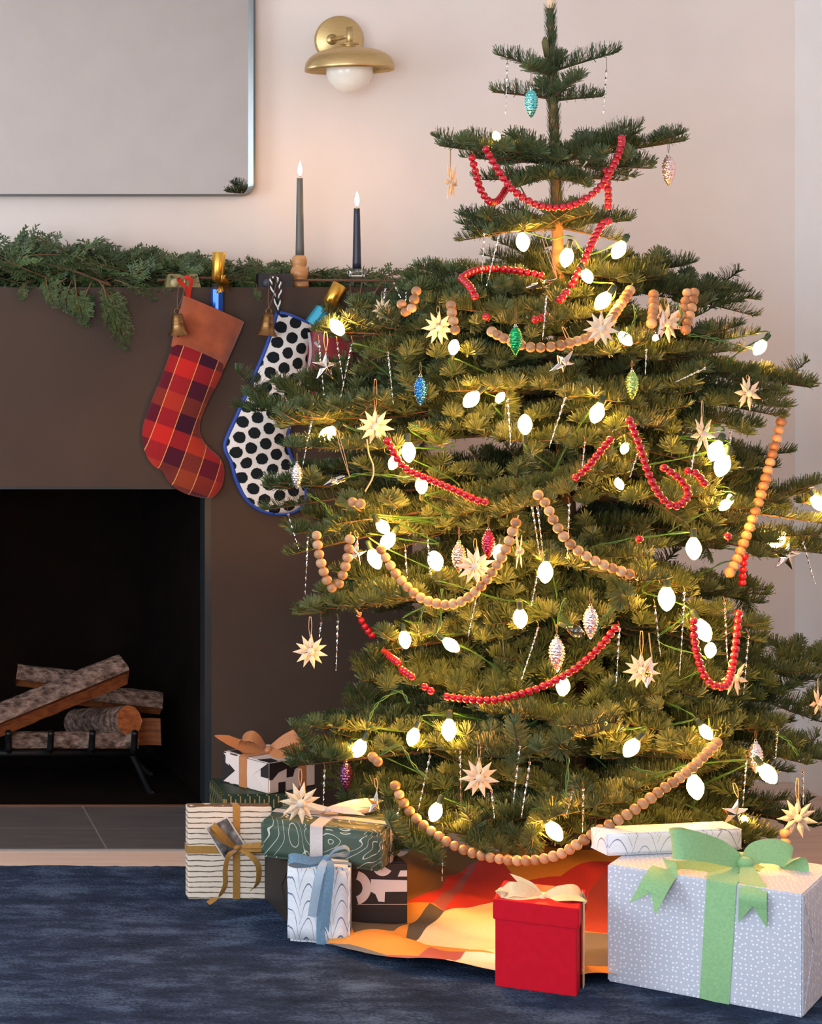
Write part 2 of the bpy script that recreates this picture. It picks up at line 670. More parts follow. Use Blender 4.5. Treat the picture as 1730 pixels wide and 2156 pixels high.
# ------------------------------------------------------------------ candles on the mantel
def candle(x, ytop, ybot, rt, rb, Z, mt, label):
    k = Z / F
    b = P(x, ybot, Z)
    e = thing('taper_candle', label, 'candle', b)
    hgt = (ybot - ytop) * k
    q = MB()
    pr = [(rb * k, 0)]
    for i in range(1, 9):
        t_ = i / 9
        pr.append(((rb + (rt - rb) * t_) * k * (1 + 0.012 * math.sin(i * 2.1)), hgt * t_))
    pr += [(rt * k, hgt - 0.002), (rt * k * 0.8, hgt), (0.0005, hgt - 0.001)]
    q.lathe(pr, 24, capt=False)
    q.build('wax', mt, e)
    q = MB()
    q.tube([(0, 0, hgt - 0.001), (0.0005, 0, hgt + 0.009)], 0.0009, 6)
    q.build('wick', M_black, e)
    q = MB()
    fh = 0.036
    pr = [(0.0007, 0)] + [(0.0048 * math.sin(math.pi * (t_ ** 0.72)) + 0.0002, fh * t_) for t_ in [i / 12 for i in range(1, 12)]] + [(0.0003, fh)]
    q.lathe(pr, 14, Matrix.Translation((0.0004, 0, hgt + 0.004)))
    q.build('flame', M_flame, e)
    return e


candle(631, 374, 540, 6.3, 9, 5.36, mat('grey_wax', C(96, 94, 88), 0.45), 'tall charcoal grey taper candle, lit, in the turned wooden holder')
candle(751, 438, 566, 6.3, 9, 5.36, mat('navy_wax', C(34, 37, 56), 0.4), 'shorter navy blue taper candle, lit, in the clear glass holder')
kz2 = 5.36 / F
M_turned = noisy('turned_wood', C(206, 150, 96), C(188, 128, 76), 18, 0.35, 0, 0.001, (1, 1, 5))
q = MB()
pr = [(19, 605), (20, 601), (18.5, 592), (15, 589), (17.5, 583), (19, 576), (18, 568), (14, 562.5), (13.5, 561), (15.5, 556), (16, 549), (14, 541), (11, 538), (9.2, 537), (9.2, 545), (0.1, 545)]
q.lathe([(r_ * kz2, H - 0 + (605 - y) * kz2 - H) for r_, y in pr], 32, capt=False)
e = q.build('candle_holder', M_turned, None, P(630, 605, 5.36))
tag(e, 'turned honey wood candle holder under the grey candle', 'candle holder')
M_crystal = mat('clear_crystal', (0.95, 0.97, 0.97, 1), 0.03, 0, 0.5, Transmission_Weight=1.0, IOR=1.5)
q = MB()
pr = [(20, 605), (22, 601), (18, 590), (17, 582), (21, 577), (21, 570), (19, 566), (9.6, 566), (9.6, 572), (0.1, 572)]
q.lathe([(r_ * kz2, (605 - y) * kz2) for r_, y in pr], 12, smooth=False, capt=False)
e = q.build('candle_holder', M_crystal, None, P(751, 605, 5.36))
tag(e, 'clear faceted glass candle holder under the navy candle', 'candle holder')

# ------------------------------------------------------------------ cedar garland
M_cedar = noisy('cedar_green', C(42, 60, 32), C(76, 94, 50), 16, 0.55, 0)
M_cedar_stem = mat('cedar_stem', C(112, 74, 52), 0.8)


def frond(seed, Lf):
    r_ = random.Random(seed)
    q = MB()

    def quad(a, b, w, wv, mi=0):
        wv = wv * w
        mid = (a + b) * 0.5
        q.add([a - wv * 0.5, a + wv * 0.5, mid + wv * 0.8, b + wv * 0.15, b - wv * 0.15, mid - wv * 0.8], [(0, 1, 2, 5), (5, 2, 3, 4)], mi)
    n_ = 10
    spine = []
    for i in range(n_ + 1):
        t_ = i / n_
        spine.append(Vector((Lf * t_, 0.02 * math.sin(t_ * 3 + seed), 0.015 * math.sin(t_ * 2.2) - 0.05 * t_ * t_ * (seed % 2))))
    q.tube(spine, [0.0022 * (1 - 0.7 * i / n_) for i in range(n_ + 1)], 5, 1)
    ns = int(Lf / 0.0105)
    for i in range(2, ns):
        t_ = i / ns
        k = min(int(t_ * n_), n_ - 1)
        p = spine[k].lerp(spine[k + 1], t_ * n_ - k)
        side = 1 if i % 2 else -1
        a = R(38 + r_.uniform(-8, 10))
        ls = (0.085 * (1 - t_) ** 0.7 + 0.015) * r_.uniform(0.75, 1.15) * min(1, Lf / 0.2)
        tilt = r_.uniform(-0.45, 0.45)
        d = Vector((math.cos(a), side * math.sin(a), tilt)).normalized()
        nrm = Vector((0, -tilt, 1)).normalized()
        wv = d.cross(nrm).normalized()
        e_ = p + d * ls
        quad(p, e_, 0.0028, wv)
        quad(p, e_, 0.0022, nrm)
        nt_ = max(int(ls / 0.0055), 2)
        for j in range(1, nt_ + 1):
            u = j / (nt_ + 0.5)
            b = p.lerp(e_, u)
            s2 = 1 if j % 2 else -1
            a2 = R(34)
            d2 = (d * math.cos(a2) + wv * s2 * math.sin(a2) + nrm * r_.uniform(-0.3, 0.3)).normalized()
            l2 = (0.026 * (1 - u) + 0.007) * r_.uniform(0.7, 1.2)
            quad(b, b + d2 * l2, 0.0026, d2.cross(nrm).normalized())
            if l2 > 0.015:
                for s3 in (-1, 1):
                    d3 = (d2 * 0.8 + d2.cross(nrm) * 0.5 * s3).normalized()
                    bb = b + d2 * l2 * 0.45
                    quad(bb, bb + d3 * l2 * 0.45, 0.0022, d3.cross(nrm).normalized())
    return q.mesh('sprig', [M_cedar, M_cedar_stem])


fronds = [(frond(i, l), l) for i, l in enumerate((0.16, 0.2, 0.24, 0.13))]
ga = thing('cedar_garland', 'green cedar garland of feathery sprigs lying along the mantel', 'garland', (0.6, 5.45, FTOP))
gi = rel(ga)


def place_frond(b, t_, roll, ix=None):
    d = t_ - b
    ln = d.length
    me, lf = min(fronds, key=lambda f: abs(f[1] - ln)) if ix is None else fronds[ix]
    x = d.normalized()
    up = Vector((0, -0.55, 0.85))
    z = (up - x * up.dot(x)).normalized()
    y = z.cross(x)
    Mx = Matrix((x, y, z)).transposed().to_4x4() @ Matrix.Rotation(roll, 4, 'X') @ Matrix.Scale(ln / lf, 4)
    ob = link('sprig', me, ga)
    ob.matrix_local = gi @ Matrix.Translation(b) @ Mx


rnd = random.Random(11)
env = [(-120, 85), (-60, 80), (0, 75), (40, 122), (75, 98), (110, 80), (160, 104), (215, 106), (255, 88), (300, 88), (335, 62), (352, 25), (372, 40), (420, 60), (470, 62), (520, 44), (570, 42), (620, 26), (680, 24), (740, 26), (800, 20), (850, 14)]


def envh(x):
    for (a, ha), (b, hb) in zip(env, env[1:]):
        if a <= x <= b:
            return ha + (hb - ha) * (x - a) / (b - a)
    return 15


for i in range(185):
    x = -110 + (i + rnd.random()) * 5.0
    Z = rnd.uniform(5.34, 5.52) if x < 530 else rnd.uniform(5.41, 5.53)
    dirx = 1 if rnd.random() < 0.62 else -1
    ln = rnd.uniform(70, 180) if x < 360 else rnd.uniform(60, 130)
    x2 = x + dirx * ln
    h1 = rnd.uniform(0.0, 0.35) * envh(x) + 4
    h2 = rnd.uniform(0.2, 0.98) * envh(x2)
    place_frond(P(x, 605 - h1, Z), P(x2, 605 - h2, min(max(Z + rnd.uniform(-0.1, 0.06), 5.31 if x < 530 else 5.4), 5.54)), rnd.uniform(-0.7, 0.7))
for (a, b, c, d, z1) in ((25, 560, 42, 492, 5.4), (70, 570, 75, 505, 5.42), (120, 560, 215, 500, 5.42), (150, 570, 235, 512, 5.4), (230, 570, 318, 520, 5.4), (60, 590, 52, 632, 5.28), (100, 590, 92, 618, 5.27), (140, 585, 108, 632, 5.27),
                         (155, 585, 195, 672, 5.27), (150, 590, 152, 655, 5.27), (215, 600, 262, 690, 5.25), (232, 615, 284, 722, 5.26), (205, 590, 275, 650, 5.26), (95, 585, 128, 640, 5.26), (240, 590, 330, 612, 5.28), (190, 595, 188, 680, 5.27),
                         (540, 600, 550, 628, 5.27), (760, 595, 782, 680, 5.27), (800, 595, 792, 690, 5.26), (735, 598, 762, 660, 5.27), (830, 600, 815, 670, 5.26), (560, 555, 590, 548, 5.4), (700, 585, 820, 572, 5.4), (780, 580, 850, 610, 5.3)):
    place_frond(P(a, b, z1 + 0.02), P(c, d, z1), rnd.uniform(-0.4, 0.4))
for pts in (((-60, 578), (20, 557), (70, 550), (130, 563), (175, 577), (235, 602)), ((330, 590), (420, 585), (520, 590)), ((560, 590), (700, 590), (830, 592))):
    q = MB()
    q.tube(cr([gi @ P(x, y, 5.33) for x, y in pts], 6), 0.0035, 6)
    q.build('woody_stem', M_cedar_stem, ga)

# ------------------------------------------------------------------ stocking holders, bells
def holder(x0, x1, y0, col, label, inset):
    Z = 5.33
    k = Z / F
    w0, w1, hg = (x1 - x0) * k / 2, (x1 - x0 - inset) * k / 2, (605 - y0) * k
    e = thing('stocking_holder', label, 'stocking holder', P((x0 + x1) / 2, 605, Z))
    mt = mat('holder_' + label.split()[0], col, 0.55, bump=(40, 0.1, 0.001))
    q = MB()
    d = 0.03
    q.add([(-w0, -d, 0), (w0, -d, 0), (w0, d * 1.6, 0), (-w0, d * 1.6, 0), (-w1, -d * 0.8, hg), (w1, -d * 0.8, hg), (w1, d * 1.4, hg), (-w1, d * 1.4, hg)],
          [(3, 2, 1, 0), (4, 5, 6, 7), (0, 1, 5, 4), (1, 2, 6, 5), (2, 3, 7, 6), (3, 0, 4, 7)])
    ob = q.build('block', mt, e)
    q = MB()
    q.tube([(0, -d * 0.8, hg * 0.62), (0, -0.045, hg * 0.55), (0, -0.05, hg * 0.3)], 0.0022, 8)
    q.build('hook', M_brass, e)
    q = MB()
    q.lathe([(0.01, 0), (0.01, 0.004), (0.0, 0.005)], 16, Matrix.Translation((-w0 * 0.5, -d - 0.0005, 0.011)) @ MX, capt=False)
    q.build('felt_disc', mat('disc_' + label.split()[0], (min(col[0] * 2.0 + 0.02, 1), min(col[1] * 2.0 + 0.03, 1), min(col[2] * 2.4 + 0.03, 1), 1), 0.6), e)
    return e


holder(344, 418, 577, C(128, 116, 74), 'olive green block stocking holder above the plaid stocking', 12)
holder(538, 612, 576, C(34, 30, 34), 'black block stocking holder above the polka dot stocking', 4)


def bell(x, ytop, ybot, tilt, hx, hy, label):
    Z = 5.235
    k = Z / F
    hgt = (ybot - ytop) * k
    e = thing('brass_bell', label, 'bell', P(x, ytop, Z))
    s_ = hgt / 48
    Mt = Matrix.Rotation(tilt, 4, 'Y')
    q = MB()
    pr = [(20, -48), (18.2, -44), (14.5, -38), (13.2, -30), (12.2, -22), (12.6, -21), (12, -19), (11, -10), (10, -3), (8, 0), (0.1, 0.6)]
    pr = [(r_ * 1.2, z) for r_, z in pr]
    q.lathe([(r_ * s_, z * s_) for r_, z in pr], 28, Mt, capb=False, capt=False)
    q.lathe([(r_ * s_ * 0.92, z * s_ - 0.0004) for r_, z in pr if z < -1], 28, Mt, capb=False, capt=True)
    q.build('body', M_bellbrass, e)
    q = MB()
    q.lathe([(0.2 * s_, -40 * s_), (4.5 * s_, -44 * s_), (5 * s_, -47 * s_), (3 * s_, -51 * s_), (0.2 * s_, -52 * s_)], 14, Mt)
    q.build('clapper', M_bellbrass, e)
    q = MB()
    ring = [Vector((6 * s_ * math.cos(a), 0, 6 * s_ + 6 * s_ * math.sin(a))) for a in [i * math.pi / 8 for i in range(17)]]
    q.tube([Mt @ p for p in ring], 0.0013, 6, cap=False)
    q.build('ring', M_bellbrass, e)
    q = MB()
    hk = P(hx, hy, 5.272) - e.location
    q.tube(cr([(0, 0, 10 * s_), hk * 0.5 + Vector((-0.006, 0, 0)), hk + Vector((-0.008, 0, 0)), hk + Vector((0, 0, 0.005)), hk + Vector((0.008, 0, 0)), hk * 0.5 + Vector((0.006, 0, 0)), (0, 0, 10 * s_)], 6), 0.001, 5)
    q.build('string', M_string, e)
    return e


bell(373, 661, 706, R(-3), 385, 588, 'small brass bell hanging in front of the plaid stocking')
bell(565, 661, 707, R(6), 575, 586, 'small brass bell hanging beside the polka dot stocking')

# ------------------------------------------------------------------ stockings
def stocking_mesh(q, left, right, Z, bulge, n=40, mcols=14, back=0.006, mi=0, uvz=0.0):
    Lc, Rc = cr([P(x, y, Z) for x, y in left], 8), cr([P(x, y, Z) for x, y in right], 8)

    def samp(c, t_):
        f = t_ * (len(c) - 1)
        i = min(int(f), len(c) - 2)
        return c[i].lerp(c[i + 1], f - i)
    vs, fs = [], []
    for i in range(n + 1):
        t_ = i / n
        a, b = samp(Lc, t_), samp(Rc, t_)
        endf = min(1, (1 - t_) * 5) ** 0.5
        for j in range(mcols + 1):
            u = j / mcols
            p = a.lerp(b, u)
            sh = math.sqrt(max(0, 1 - (2 * u - 1) ** 2))
            w = noise.noise(p * 14) * 0.004
            vs.append(p + Vector((0, -(bulge * (0.55 + 0.45 * endf) * sh) * endf - w * sh * endf, 0)))
    nf = len(vs)
    for i in range(n + 1):
        t_ = i / n
        a, b = samp(Lc, t_), samp(Rc, t_)
        for j in range(mcols + 1):
            u = j / mcols
            sh = math.sqrt(max(0, 1 - (2 * u - 1) ** 2))
            vs.append(a.lerp(b, u) + Vector((0, back * sh, 0)))
    c = mcols + 1
    for i in range(n):
        for j in range(mcols):
            k = i * c + j
            fs.append((k, k + c, k + c + 1, k + 1))
            fs.append((nf + k, nf + k + 1, nf + k + c + 1, nf + k + c))
    for i in range(n):
        fs.append((i * c, nf + i * c, nf + (i + 1) * c, (i + 1) * c))
        fs.append((i * c + mcols, (i + 1) * c + mcols, nf + (i + 1) * c + mcols, nf + i * c + mcols))
    for j in range(mcols):
        fs.append((n * c + j, nf + n * c + j, nf + n * c + j + 1, n * c + j + 1))
        fs.append((j, j + 1, nf + j + 1, nf + j))
    return vs, fs, Lc, Rc


def plaid_mat():
    m = mat('plaid_wool', C(170, 50, 44), 0.85, 0, 0.1, Sheen_Weight=0.2)
    g = NG(m)
    o_ = g.xyz()
    a = R(20)
    u = g.math('ADD', g.math('MULTIPLY', o_[0], math.cos(a)), g.math('MULTIPLY', o_[2], -math.sin(a)))
    v = g.math('ADD', g.math('MULTIPLY', o_[0], math.sin(a)), g.math('MULTIPLY', o_[2], math.cos(a)))
    w = 0.0455
    uu = g.math('DIVIDE', g.math('ADD', u, 0.4), w)
    vv = g.math('DIVIDE', g.math('ADD', v, 1.0), w * 0.92)
    fu = g.math('DIVIDE', g.math('FLOORED_MODULO', uu, 4.0), 4.0)
    fv = g.math('DIVIDE', g.math('FLOORED_MODULO', vv, 4.0), 4.0)
    cu = g.ramp(fu, [(0.0, C(186, 36, 34)), (0.25, C(58, 16, 38)), (0.5, C(140, 56, 32)), (0.75, C(106, 16, 30))], 'CONSTANT')
    cv = g.ramp(fv, [(0.0, C(186, 40, 32)), (0.25, C(58, 18, 38)), (0.5, C(140, 56, 34)), (0.75, C(84, 24, 38))], 'CONSTANT')
    c = g.mix(0.5, cu, cv)
    fr = g.math('FRACT', uu)
    line = g.math('LESS_THAN', g.math('ABSOLUTE', g.math('SUBTRACT', fr, 0.02)), 0.02)
    c = g.mix(line, c, C(214, 150, 90))
    g.base(c)
    g.bump(g.noise(700, 2), 0.25, 0.001)
    return m


ZS = 5.286
hz = thing('christmas_stocking', 'red and maroon plaid stocking with a rust velvet cuff on the mantel', 'stocking', P(390, 800, ZS))
Lh = rel(hz)
lft = [(364, 715), (352, 760), (330, 815), (306, 878), (299, 915), (305, 952), (322, 980), (342, 992), (352, 1010), (372, 1030), (400, 1043), (428, 1049)]
rgt = [(478, 760), (462, 800), (441, 840), (424, 880), (421, 905), (430, 930), (446, 948), (462, 962), (472, 985), (471, 1012), (462, 1034), (448, 1048)]
q = MB()
vs, fs, _, _ = stocking_mesh(q, lft, rgt, ZS, 0.026)
q.add([Lh @ v for v in vs], fs, 0, True)
q.build('body', plaid_mat(), hz)
M_rust = noisy('rust_velvet', C(140, 62, 30), C(166, 80, 42), 22, 0.9, 0.2, 0.002, Sheen_Weight=0.5)
q = MB()
vs, fs, Lc, Rc = stocking_mesh(q, [(386, 622), (378, 655), (368, 690), (360, 729)], [(514, 678), (502, 708), (487, 742), (471, 777)], ZS - 0.004, 0.03)
q.add([Lh @ v for v in vs], fs, 0, True)
q.build('cuff', M_rust, hz)
q = MB()
q.strip(cr([Lh @ P(x, y, ZS - 0.006 - 0.012 * t_) for x, y, t_ in ((398, 640, 0), (392, 610, 1), (376, 588, 2), (388, 584, 2.5), (402, 590, 2), (398, 615, 1), (396, 640, 0))], 6), (1, 0.3, 0.1), 0.010)
q.build('hanging_loop', mat('red_ribbon', C(196, 48, 34), 0.6), hz)


def dot_mat():
    m = mat('tufted_dots', C(232, 222, 214), 0.9, 0, 0.1)
    g = NG(m)
    o_ = g.xyz()
    a = R(14)
    u = g.math('ADD', g.math('MULTIPLY', o_[0], math.cos(a)), g.math('MULTIPLY', o_[2], -math.sin(a)))
    v = g.math('ADD', g.math('MULTIPLY', o_[0], math.sin(a)), g.math('MULTIPLY', o_[2], math.cos(a)))
    sx, sy = 0.0305, 0.0375
    us = g.math('DIVIDE', g.math('ADD', u, g.math('MULTIPLY', g.math('SUBTRACT', g.noise(9, 2), 0.5), 0.02)), sx)
    col = g.math('FLOOR', us)
    vsn = g.math('ADD', g.math('DIVIDE', v, sy), g.math('MULTIPLY', g.math('FLOORED_MODULO', col, 2.0), 0.5))
    du = g.math('MULTIPLY', g.math('SUBTRACT', g.math('FRACT', us), 0.5), sx)
    dv = g.math('MULTIPLY', g.math('SUBTRACT', g.math('FRACT', vsn), 0.5), sy)
    d = g.math('SQRT', g.math('ADD', g.math('MULTIPLY', du, du), g.math('MULTIPLY', dv, dv)))
    d = g.math('ADD', g.math('MULTIPLY', d, 26.5), g.math('MULTIPLY', g.math('SUBTRACT', g.noise(180, 2), 0.5), 0.12))
    f = g.ramp(d, [(0.35, (1, 1, 1, 1)), (0.38, (0, 0, 0, 1))])
    g.base(g.mix(f, C(232, 222, 214), C(30, 34, 36)))
    g.bump(g.math('ADD', f, g.math('MULTIPLY', g.noise(900, 2), 0.6)), 0.7, 0.003)
    return m


hp = thing('christmas_stocking', 'cream stocking with tufted black dots and blue piping on the mantel', 'stocking', P(560, 850, ZS))
Lh = rel(hp)
lft = [(584, 657), (566, 715), (545, 768), (518, 830), (496, 880), (475, 928), (475, 950), (486, 972), (497, 1010), (516, 1048), (545, 1072), (575, 1081)]
rgt = [(662, 690), (652, 740), (645, 790), (632, 840), (612, 890), (604, 930), (612, 962), (626, 990), (640, 1020), (643, 1048), (630, 1070), (605, 1081)]
q = MB()
vs, fs, Lc, Rc = stocking_mesh(q, lft, rgt, ZS, 0.028)
q.add([Lh @ v for v in vs], fs, 0, True)
q.build('body', dot_mat(), hp)
M_bluepipe = mat('blue_piping', C(34, 66, 150), 0.6)
q = MB()
q.tube([Lh @ (p + Vector((0, -0.002, 0))) for p in (list(reversed(Lc)) + cr([P(584, 657, ZS - 0.004), P(620, 668, ZS - 0.02), P(662, 690, ZS - 0.004)], 5) + Rc)] + [Lh @ Lc[-1]], 0.0052, 8)
q.build('piping', M_bluepipe, hp)
M_rope_w, M_rope_b = mat('white_cord', C(225, 222, 218), 0.8), mat('black_cord', C(28, 28, 34), 0.8)
for ph, mt in ((0, M_rope_w), (math.pi, M_rope_b)):
    q = MB()
    path = cr([P(x, y, ZS - 0.01 - dz) for x, y, dz in ((586, 660, 0), (588, 630, 0.012), (590, 605, 0.012), (586, 588, 0.006), (574, 584, 0.006), (570, 596, 0.012), (578, 625, 0.012), (586, 660, 0))], 10)
    q.tube([Lh @ (p + Vector((0.0022 * math.cos(i * 0.75 + ph), 0.0022 * math.sin(i * 0.75 + ph), 0))) for i, p in enumerate(path)], 0.0021, 6)
    q.build('hanging_cord', mt, hp)

# red pouch with clear wrapper beside the dotted stocking
pe = thing('gift_pouch', 'dark red pouch in clear wrap beside the polka dot stocking', 'pouch', P(690, 760, ZS))
Lh = rel(pe)
q = MB()
vs, fs, _, _ = stocking_mesh(q, [(652, 688), (645, 740), (648, 800), (656, 830)], [(738, 712), (742, 750), (735, 800), (712, 835)], ZS - 0.012, 0.03)
q.add([Lh @ v for v in vs], fs, 0, True)
q.build('pouch_body', mat('dark_red_cloth', C(128, 28, 36), 0.5), pe)
q = MB()
for xx, ys in ((650, (700, 740, 790, 815)), (663, (720, 726, 730, 728)), (655, (806, 812, 818, 822))):
    q.strip(cr([Lh @ P(xx + (i * 4 if xx > 650 else 4 * math.sin(i * 2)), y, ZS - 0.046) for i, y in enumerate(ys)], 5), (1, 0, 0.2), 0.006, 0.0006)
q.build('clear_wrap', mat('cellophane', (0.95, 0.95, 0.98, 1), 0.08, 0, 0.5, Transmission_Weight=0.6), pe)


def cracker(p0, p1, p2, p3, Z, wid, col, label):
    """gold tube p0-p1, tinsel bow between p1 and p2, foil barrel p2-p3"""
    a, b, c, d = (P(x, y, Z) for x, y in (p0, p1, p2, p3))
    e = thing('christmas_cracker', label, 'cracker', d)
    k = Z / F
    w = wid * k / 2
    q = MB()
    n_ = (b - a).normalized()
    q.tube([v - d for v in (a, a + n_ * 0.0005, a.lerp(b, 0.5), b, b.lerp(c, 0.3))], [w * 0.97, w, w, w, w * 0.45], 22)
    q.build('gold_end', M_gold, e)
    q = MB()
    q.tube([v - d for v in (c.lerp(b, 0.3), c, c.lerp(d, 0.4), d)], [w * 0.45, w, w, w], 14, smooth=False)
    q.build('barrel', col, e)
    q = MB()
    ctr = (b + c) * 0.5 - d + Vector((0.006, -w * 1.1, 0))
    r_ = random.Random(len(label))
    for i in range(120):
        v = Vector((r_.gauss(0, 1), r_.gauss(0, 1) - 0.4, r_.gauss(0, 1))).normalized()
        s_ = v.cross(Vector((0.3, 0.5, 0.8))).normalized()
        ln = r_.uniform(0.017, 0.026)
        q.add([ctr - s_ * 0.0012, ctr + s_ * 0.0012, ctr + v * ln + s_ * 0.0012, ctr + v * ln - s_ * 0.0012], [(0, 1, 2, 3)])
    q.build('tinsel_bow', M_gold, e)


cracker((461, 531), (458, 588), (457, 609), (457, 665), 5.285, 27, mat('blue_foil', C(46, 92, 190), 0.25, 0.6), 'upright blue and gold foil cracker in the plaid stocking')
cracker((716, 600), (692, 640), (679, 652), (650, 690), 5.285, 31, mat('turquoise_foil', C(70, 172, 202), 0.3, 0.4), 'slanting turquoise and gold cracker in the polka dot stocking')

# ------------------------------------------------------------------ fire grate and firewood
gz = 5.43
gr = thing('fire_grate', 'black iron fire grate under the firewood', 'fire grate', P(140, 605 + H * F / gz, gz))
Lg = rel(gr)
q = MB()
for dz in (0.0, 0.2):
    q.tube([Lg @ P(-260, 1586, gz + dz), Lg @ P(281, 1586, gz + dz)], 0.0095, 10)
q.build('rail', M_black, gr)
for xb in (-160, -70, 18, 105, 192, 281):
    q = MB()
    top = Lg @ P(xb + (0 if xb < 30 else 3), 1541, gz - 0.045)
    b0 = Lg @ P(xb, 1580, gz - 0.02)
    b1 = Lg @ P(xb, 1580, gz + 0.24)
    b1.x = b0.x
    q.tube(cr([top, top.lerp(b0, 0.5), b0 + Vector((0, -0.004, 0.002)), b0 + Vector((0, 0.02, -0.003)), b1], 5), 0.0082, 10)
    q.build('bar', M_black, gr)
for xb, sgn in ((272, 1), (-250, -1)):
    for dz in (0.0, 0.2):
        q = MB()
        a = Lg @ P(xb, 1588, gz + dz)
        ft = Vector((a.x + sgn * 0.05, a.y, 0.006))
        q.tube(cr([a, a + Vector((sgn * 0.012, 0, -0.012)), ft, ft + Vector((sgn * 0.01, 0, -0.001))], 6), 0.008, 8)
        q.build('leg', M_black, gr)

M_lbark = noisy('log_bark', C(58, 36, 26), C(150, 122, 108), 75, 0.85, 1.0, 0.02, (0.6, 1, 1), 0.34, 0.74)
M_lwood = noisy('split_wood', C(164, 90, 42), C(118, 60, 28), 14, 0.7, 0.3, 0.002, (1, 9, 9))


def log(a, b, rad, label, split=0.0, roll=0.0, seed=0):
    """split: how much of the round is cut away flat (0 = a full round)"""
    ax = (b - a)
    ln = ax.length
    e = thing('firewood_log', label, 'log', (a + b) / 2)
    x = ax.normalized()
    y = x.cross(Vector((0, 0, 1))).normalized()
    z = y.cross(x) * -1
    z = x.cross(y) if x.cross(y).z > 0 else y.cross(x)
    Mx = Matrix((x, y, z)).transposed().to_4x4() @ Matrix.Rotation(roll, 4, 'X')
    n_, sg = 26, 22
    q, w = MB(), MB()
    vs = []
    half = math.pi * (1 - split)
    rings = []
    for i in range(n_ + 1):
        t_ = i / n_
        ring = []
        for k in range(sg + 1):
            an = math.pi / 2 - half + 2 * half * k / sg
            nn = noise.noise(Vector((t_ * ln * 30 + seed * 7, math.cos(an) * 2.2, math.sin(an) * 2.2)))
            rr = rad * (1 + 0.07 * nn + 0.05 * noise.noise(Vector((t_ * 3 + seed, an, 1.0))))
            ring.append(Mx @ Vector(((t_ - 0.5) * ln + (0.006 * nn if i in (0, n_) else 0), rr * math.cos(an), rr * math.sin(an))))
        rings.append(ring)
    c = sg + 1
    flat = [v for r_ in rings for v in r_]
    fs = [(i * c + k, i * c + k + 1, (i + 1) * c + k + 1, (i + 1) * c + k) for i in range(n_) for k in range(sg)]
    q.add(flat, fs, 0, True)
    q.build('bark', M_lbark, e)
    for ring_, fc in ((rings[0], tuple(range(c))), (rings[-1], tuple(range(c))[::-1])):
        we = MB()
        we.add(ring_, [fc])
        we.build('sawn_end', M_lwood, e)
    if split > 0:
        edge = [r_[0] for r_ in rings] + [r_[-1] for r_ in rings]
        mid = [(r_[0] + r_[-1]) * 0.5 + Mx @ Vector((0, 0, rad * 0.12 * noise.noise(Vector((i * 0.5, seed, 0))) + (0.25 * rad if split < 0.45 else 0))) * (1 if True else 0) for i, r_ in enumerate(rings)]
        vs = [r_[0] for r_ in rings] + mid + [r_[-1] for r_ in rings]
        k = n_ + 1
        w.add(vs, [(i, i + 1, k + i + 1, k + i) for i in range(n_)] + [(k + i, k + i + 1, 2 * k + i + 1, 2 * k + i) for i in range(n_)])
    if split > 0:
        w.build('split_face', M_lwood, e)
    return e


log(P(-60, 1545, 5.40), P(262, 1413, 5.46), 0.044, 'split log with crusty grey bark leaning over the pile', 0.36, R(38), 1)
log(P(160, 1524, 5.66), P(272, 1517, 5.44), 0.037, 'round log with patchy bark and sawn end under the leaning one', 0.0, 0, 2)
log(P(20, 1563, 5.46), P(288, 1563, 5.44), 0.027, 'bottom front log of flaky brown bark behind the grate prongs', 0.3, R(15), 3)
log(P(150, 1465, 5.62), P(340, 1486, 5.6), 0.035, 'ragged ended split log at the pile top, behind', 0.36, R(25), 4)
log(P(35, 1425, 5.64), P(190, 1445, 5.62), 0.034, 'dark split log poking out behind the leaning log', 0.36, R(25), 5)
log(P(190, 1540, 5.62), P(338, 1541, 5.6), 0.034, 'square split log low at the back of the pile', 0.5, R(95), 6)

# ------------------------------------------------------------------ the fir tree
def xt(y):
    return 1158 + 57 * (y - 20) / 1755.0


def interp(tab, y):
    if y <= tab[0][0]:
        return tab[0][1]
    for (a, va), (b, vb) in zip(tab, tab[1:]):
        if y <= b:
            return va + (vb - va) * (y - a) / (b - a)
    return tab[-1][1]


RL = [(100, 0.08), (300, 0.16), (460, 0.15), (560, 0.24), (650, 0.36), (750, 0.41), (850, 0.47), (950, 0.49), (1050, 0.50), (1150, 0.47), (1250, 0.46), (1350, 0.40), (1450, 0.41), (1540, 0.47), (1650, 0.48), (1720, 0.42)]
RR = [(100, 0.08), (300, 0.16), (460, 0.14), (560, 0.26), (700, 0.38), (800, 0.42), (900, 0.40), (1000, 0.41), (1100, 0.44), (1200, 0.40), (1350, 0.42), (1450, 0.50), (1600, 0.54), (1720, 0.50)]


def rfront(y):
    return (interp(RL, y) + interp(RR, y)) * 0.48


def shell(x, y, f=1.0):
    """depth of the tree's front surface where the photograph's point falls"""
    r_ = rfront(y)
    Z = ZT
    for _ in range(3):
        yy_ = VY + (y - VY) * Z / ZT
        r_ = rfront(yy_)
        xw = (x - VX) * Z / F - (xt(yy_) - VX) * ZT / F
        Z = ZT - math.sqrt(max(r_ * r_ - xw * xw, 0.0)) * f
    return Z


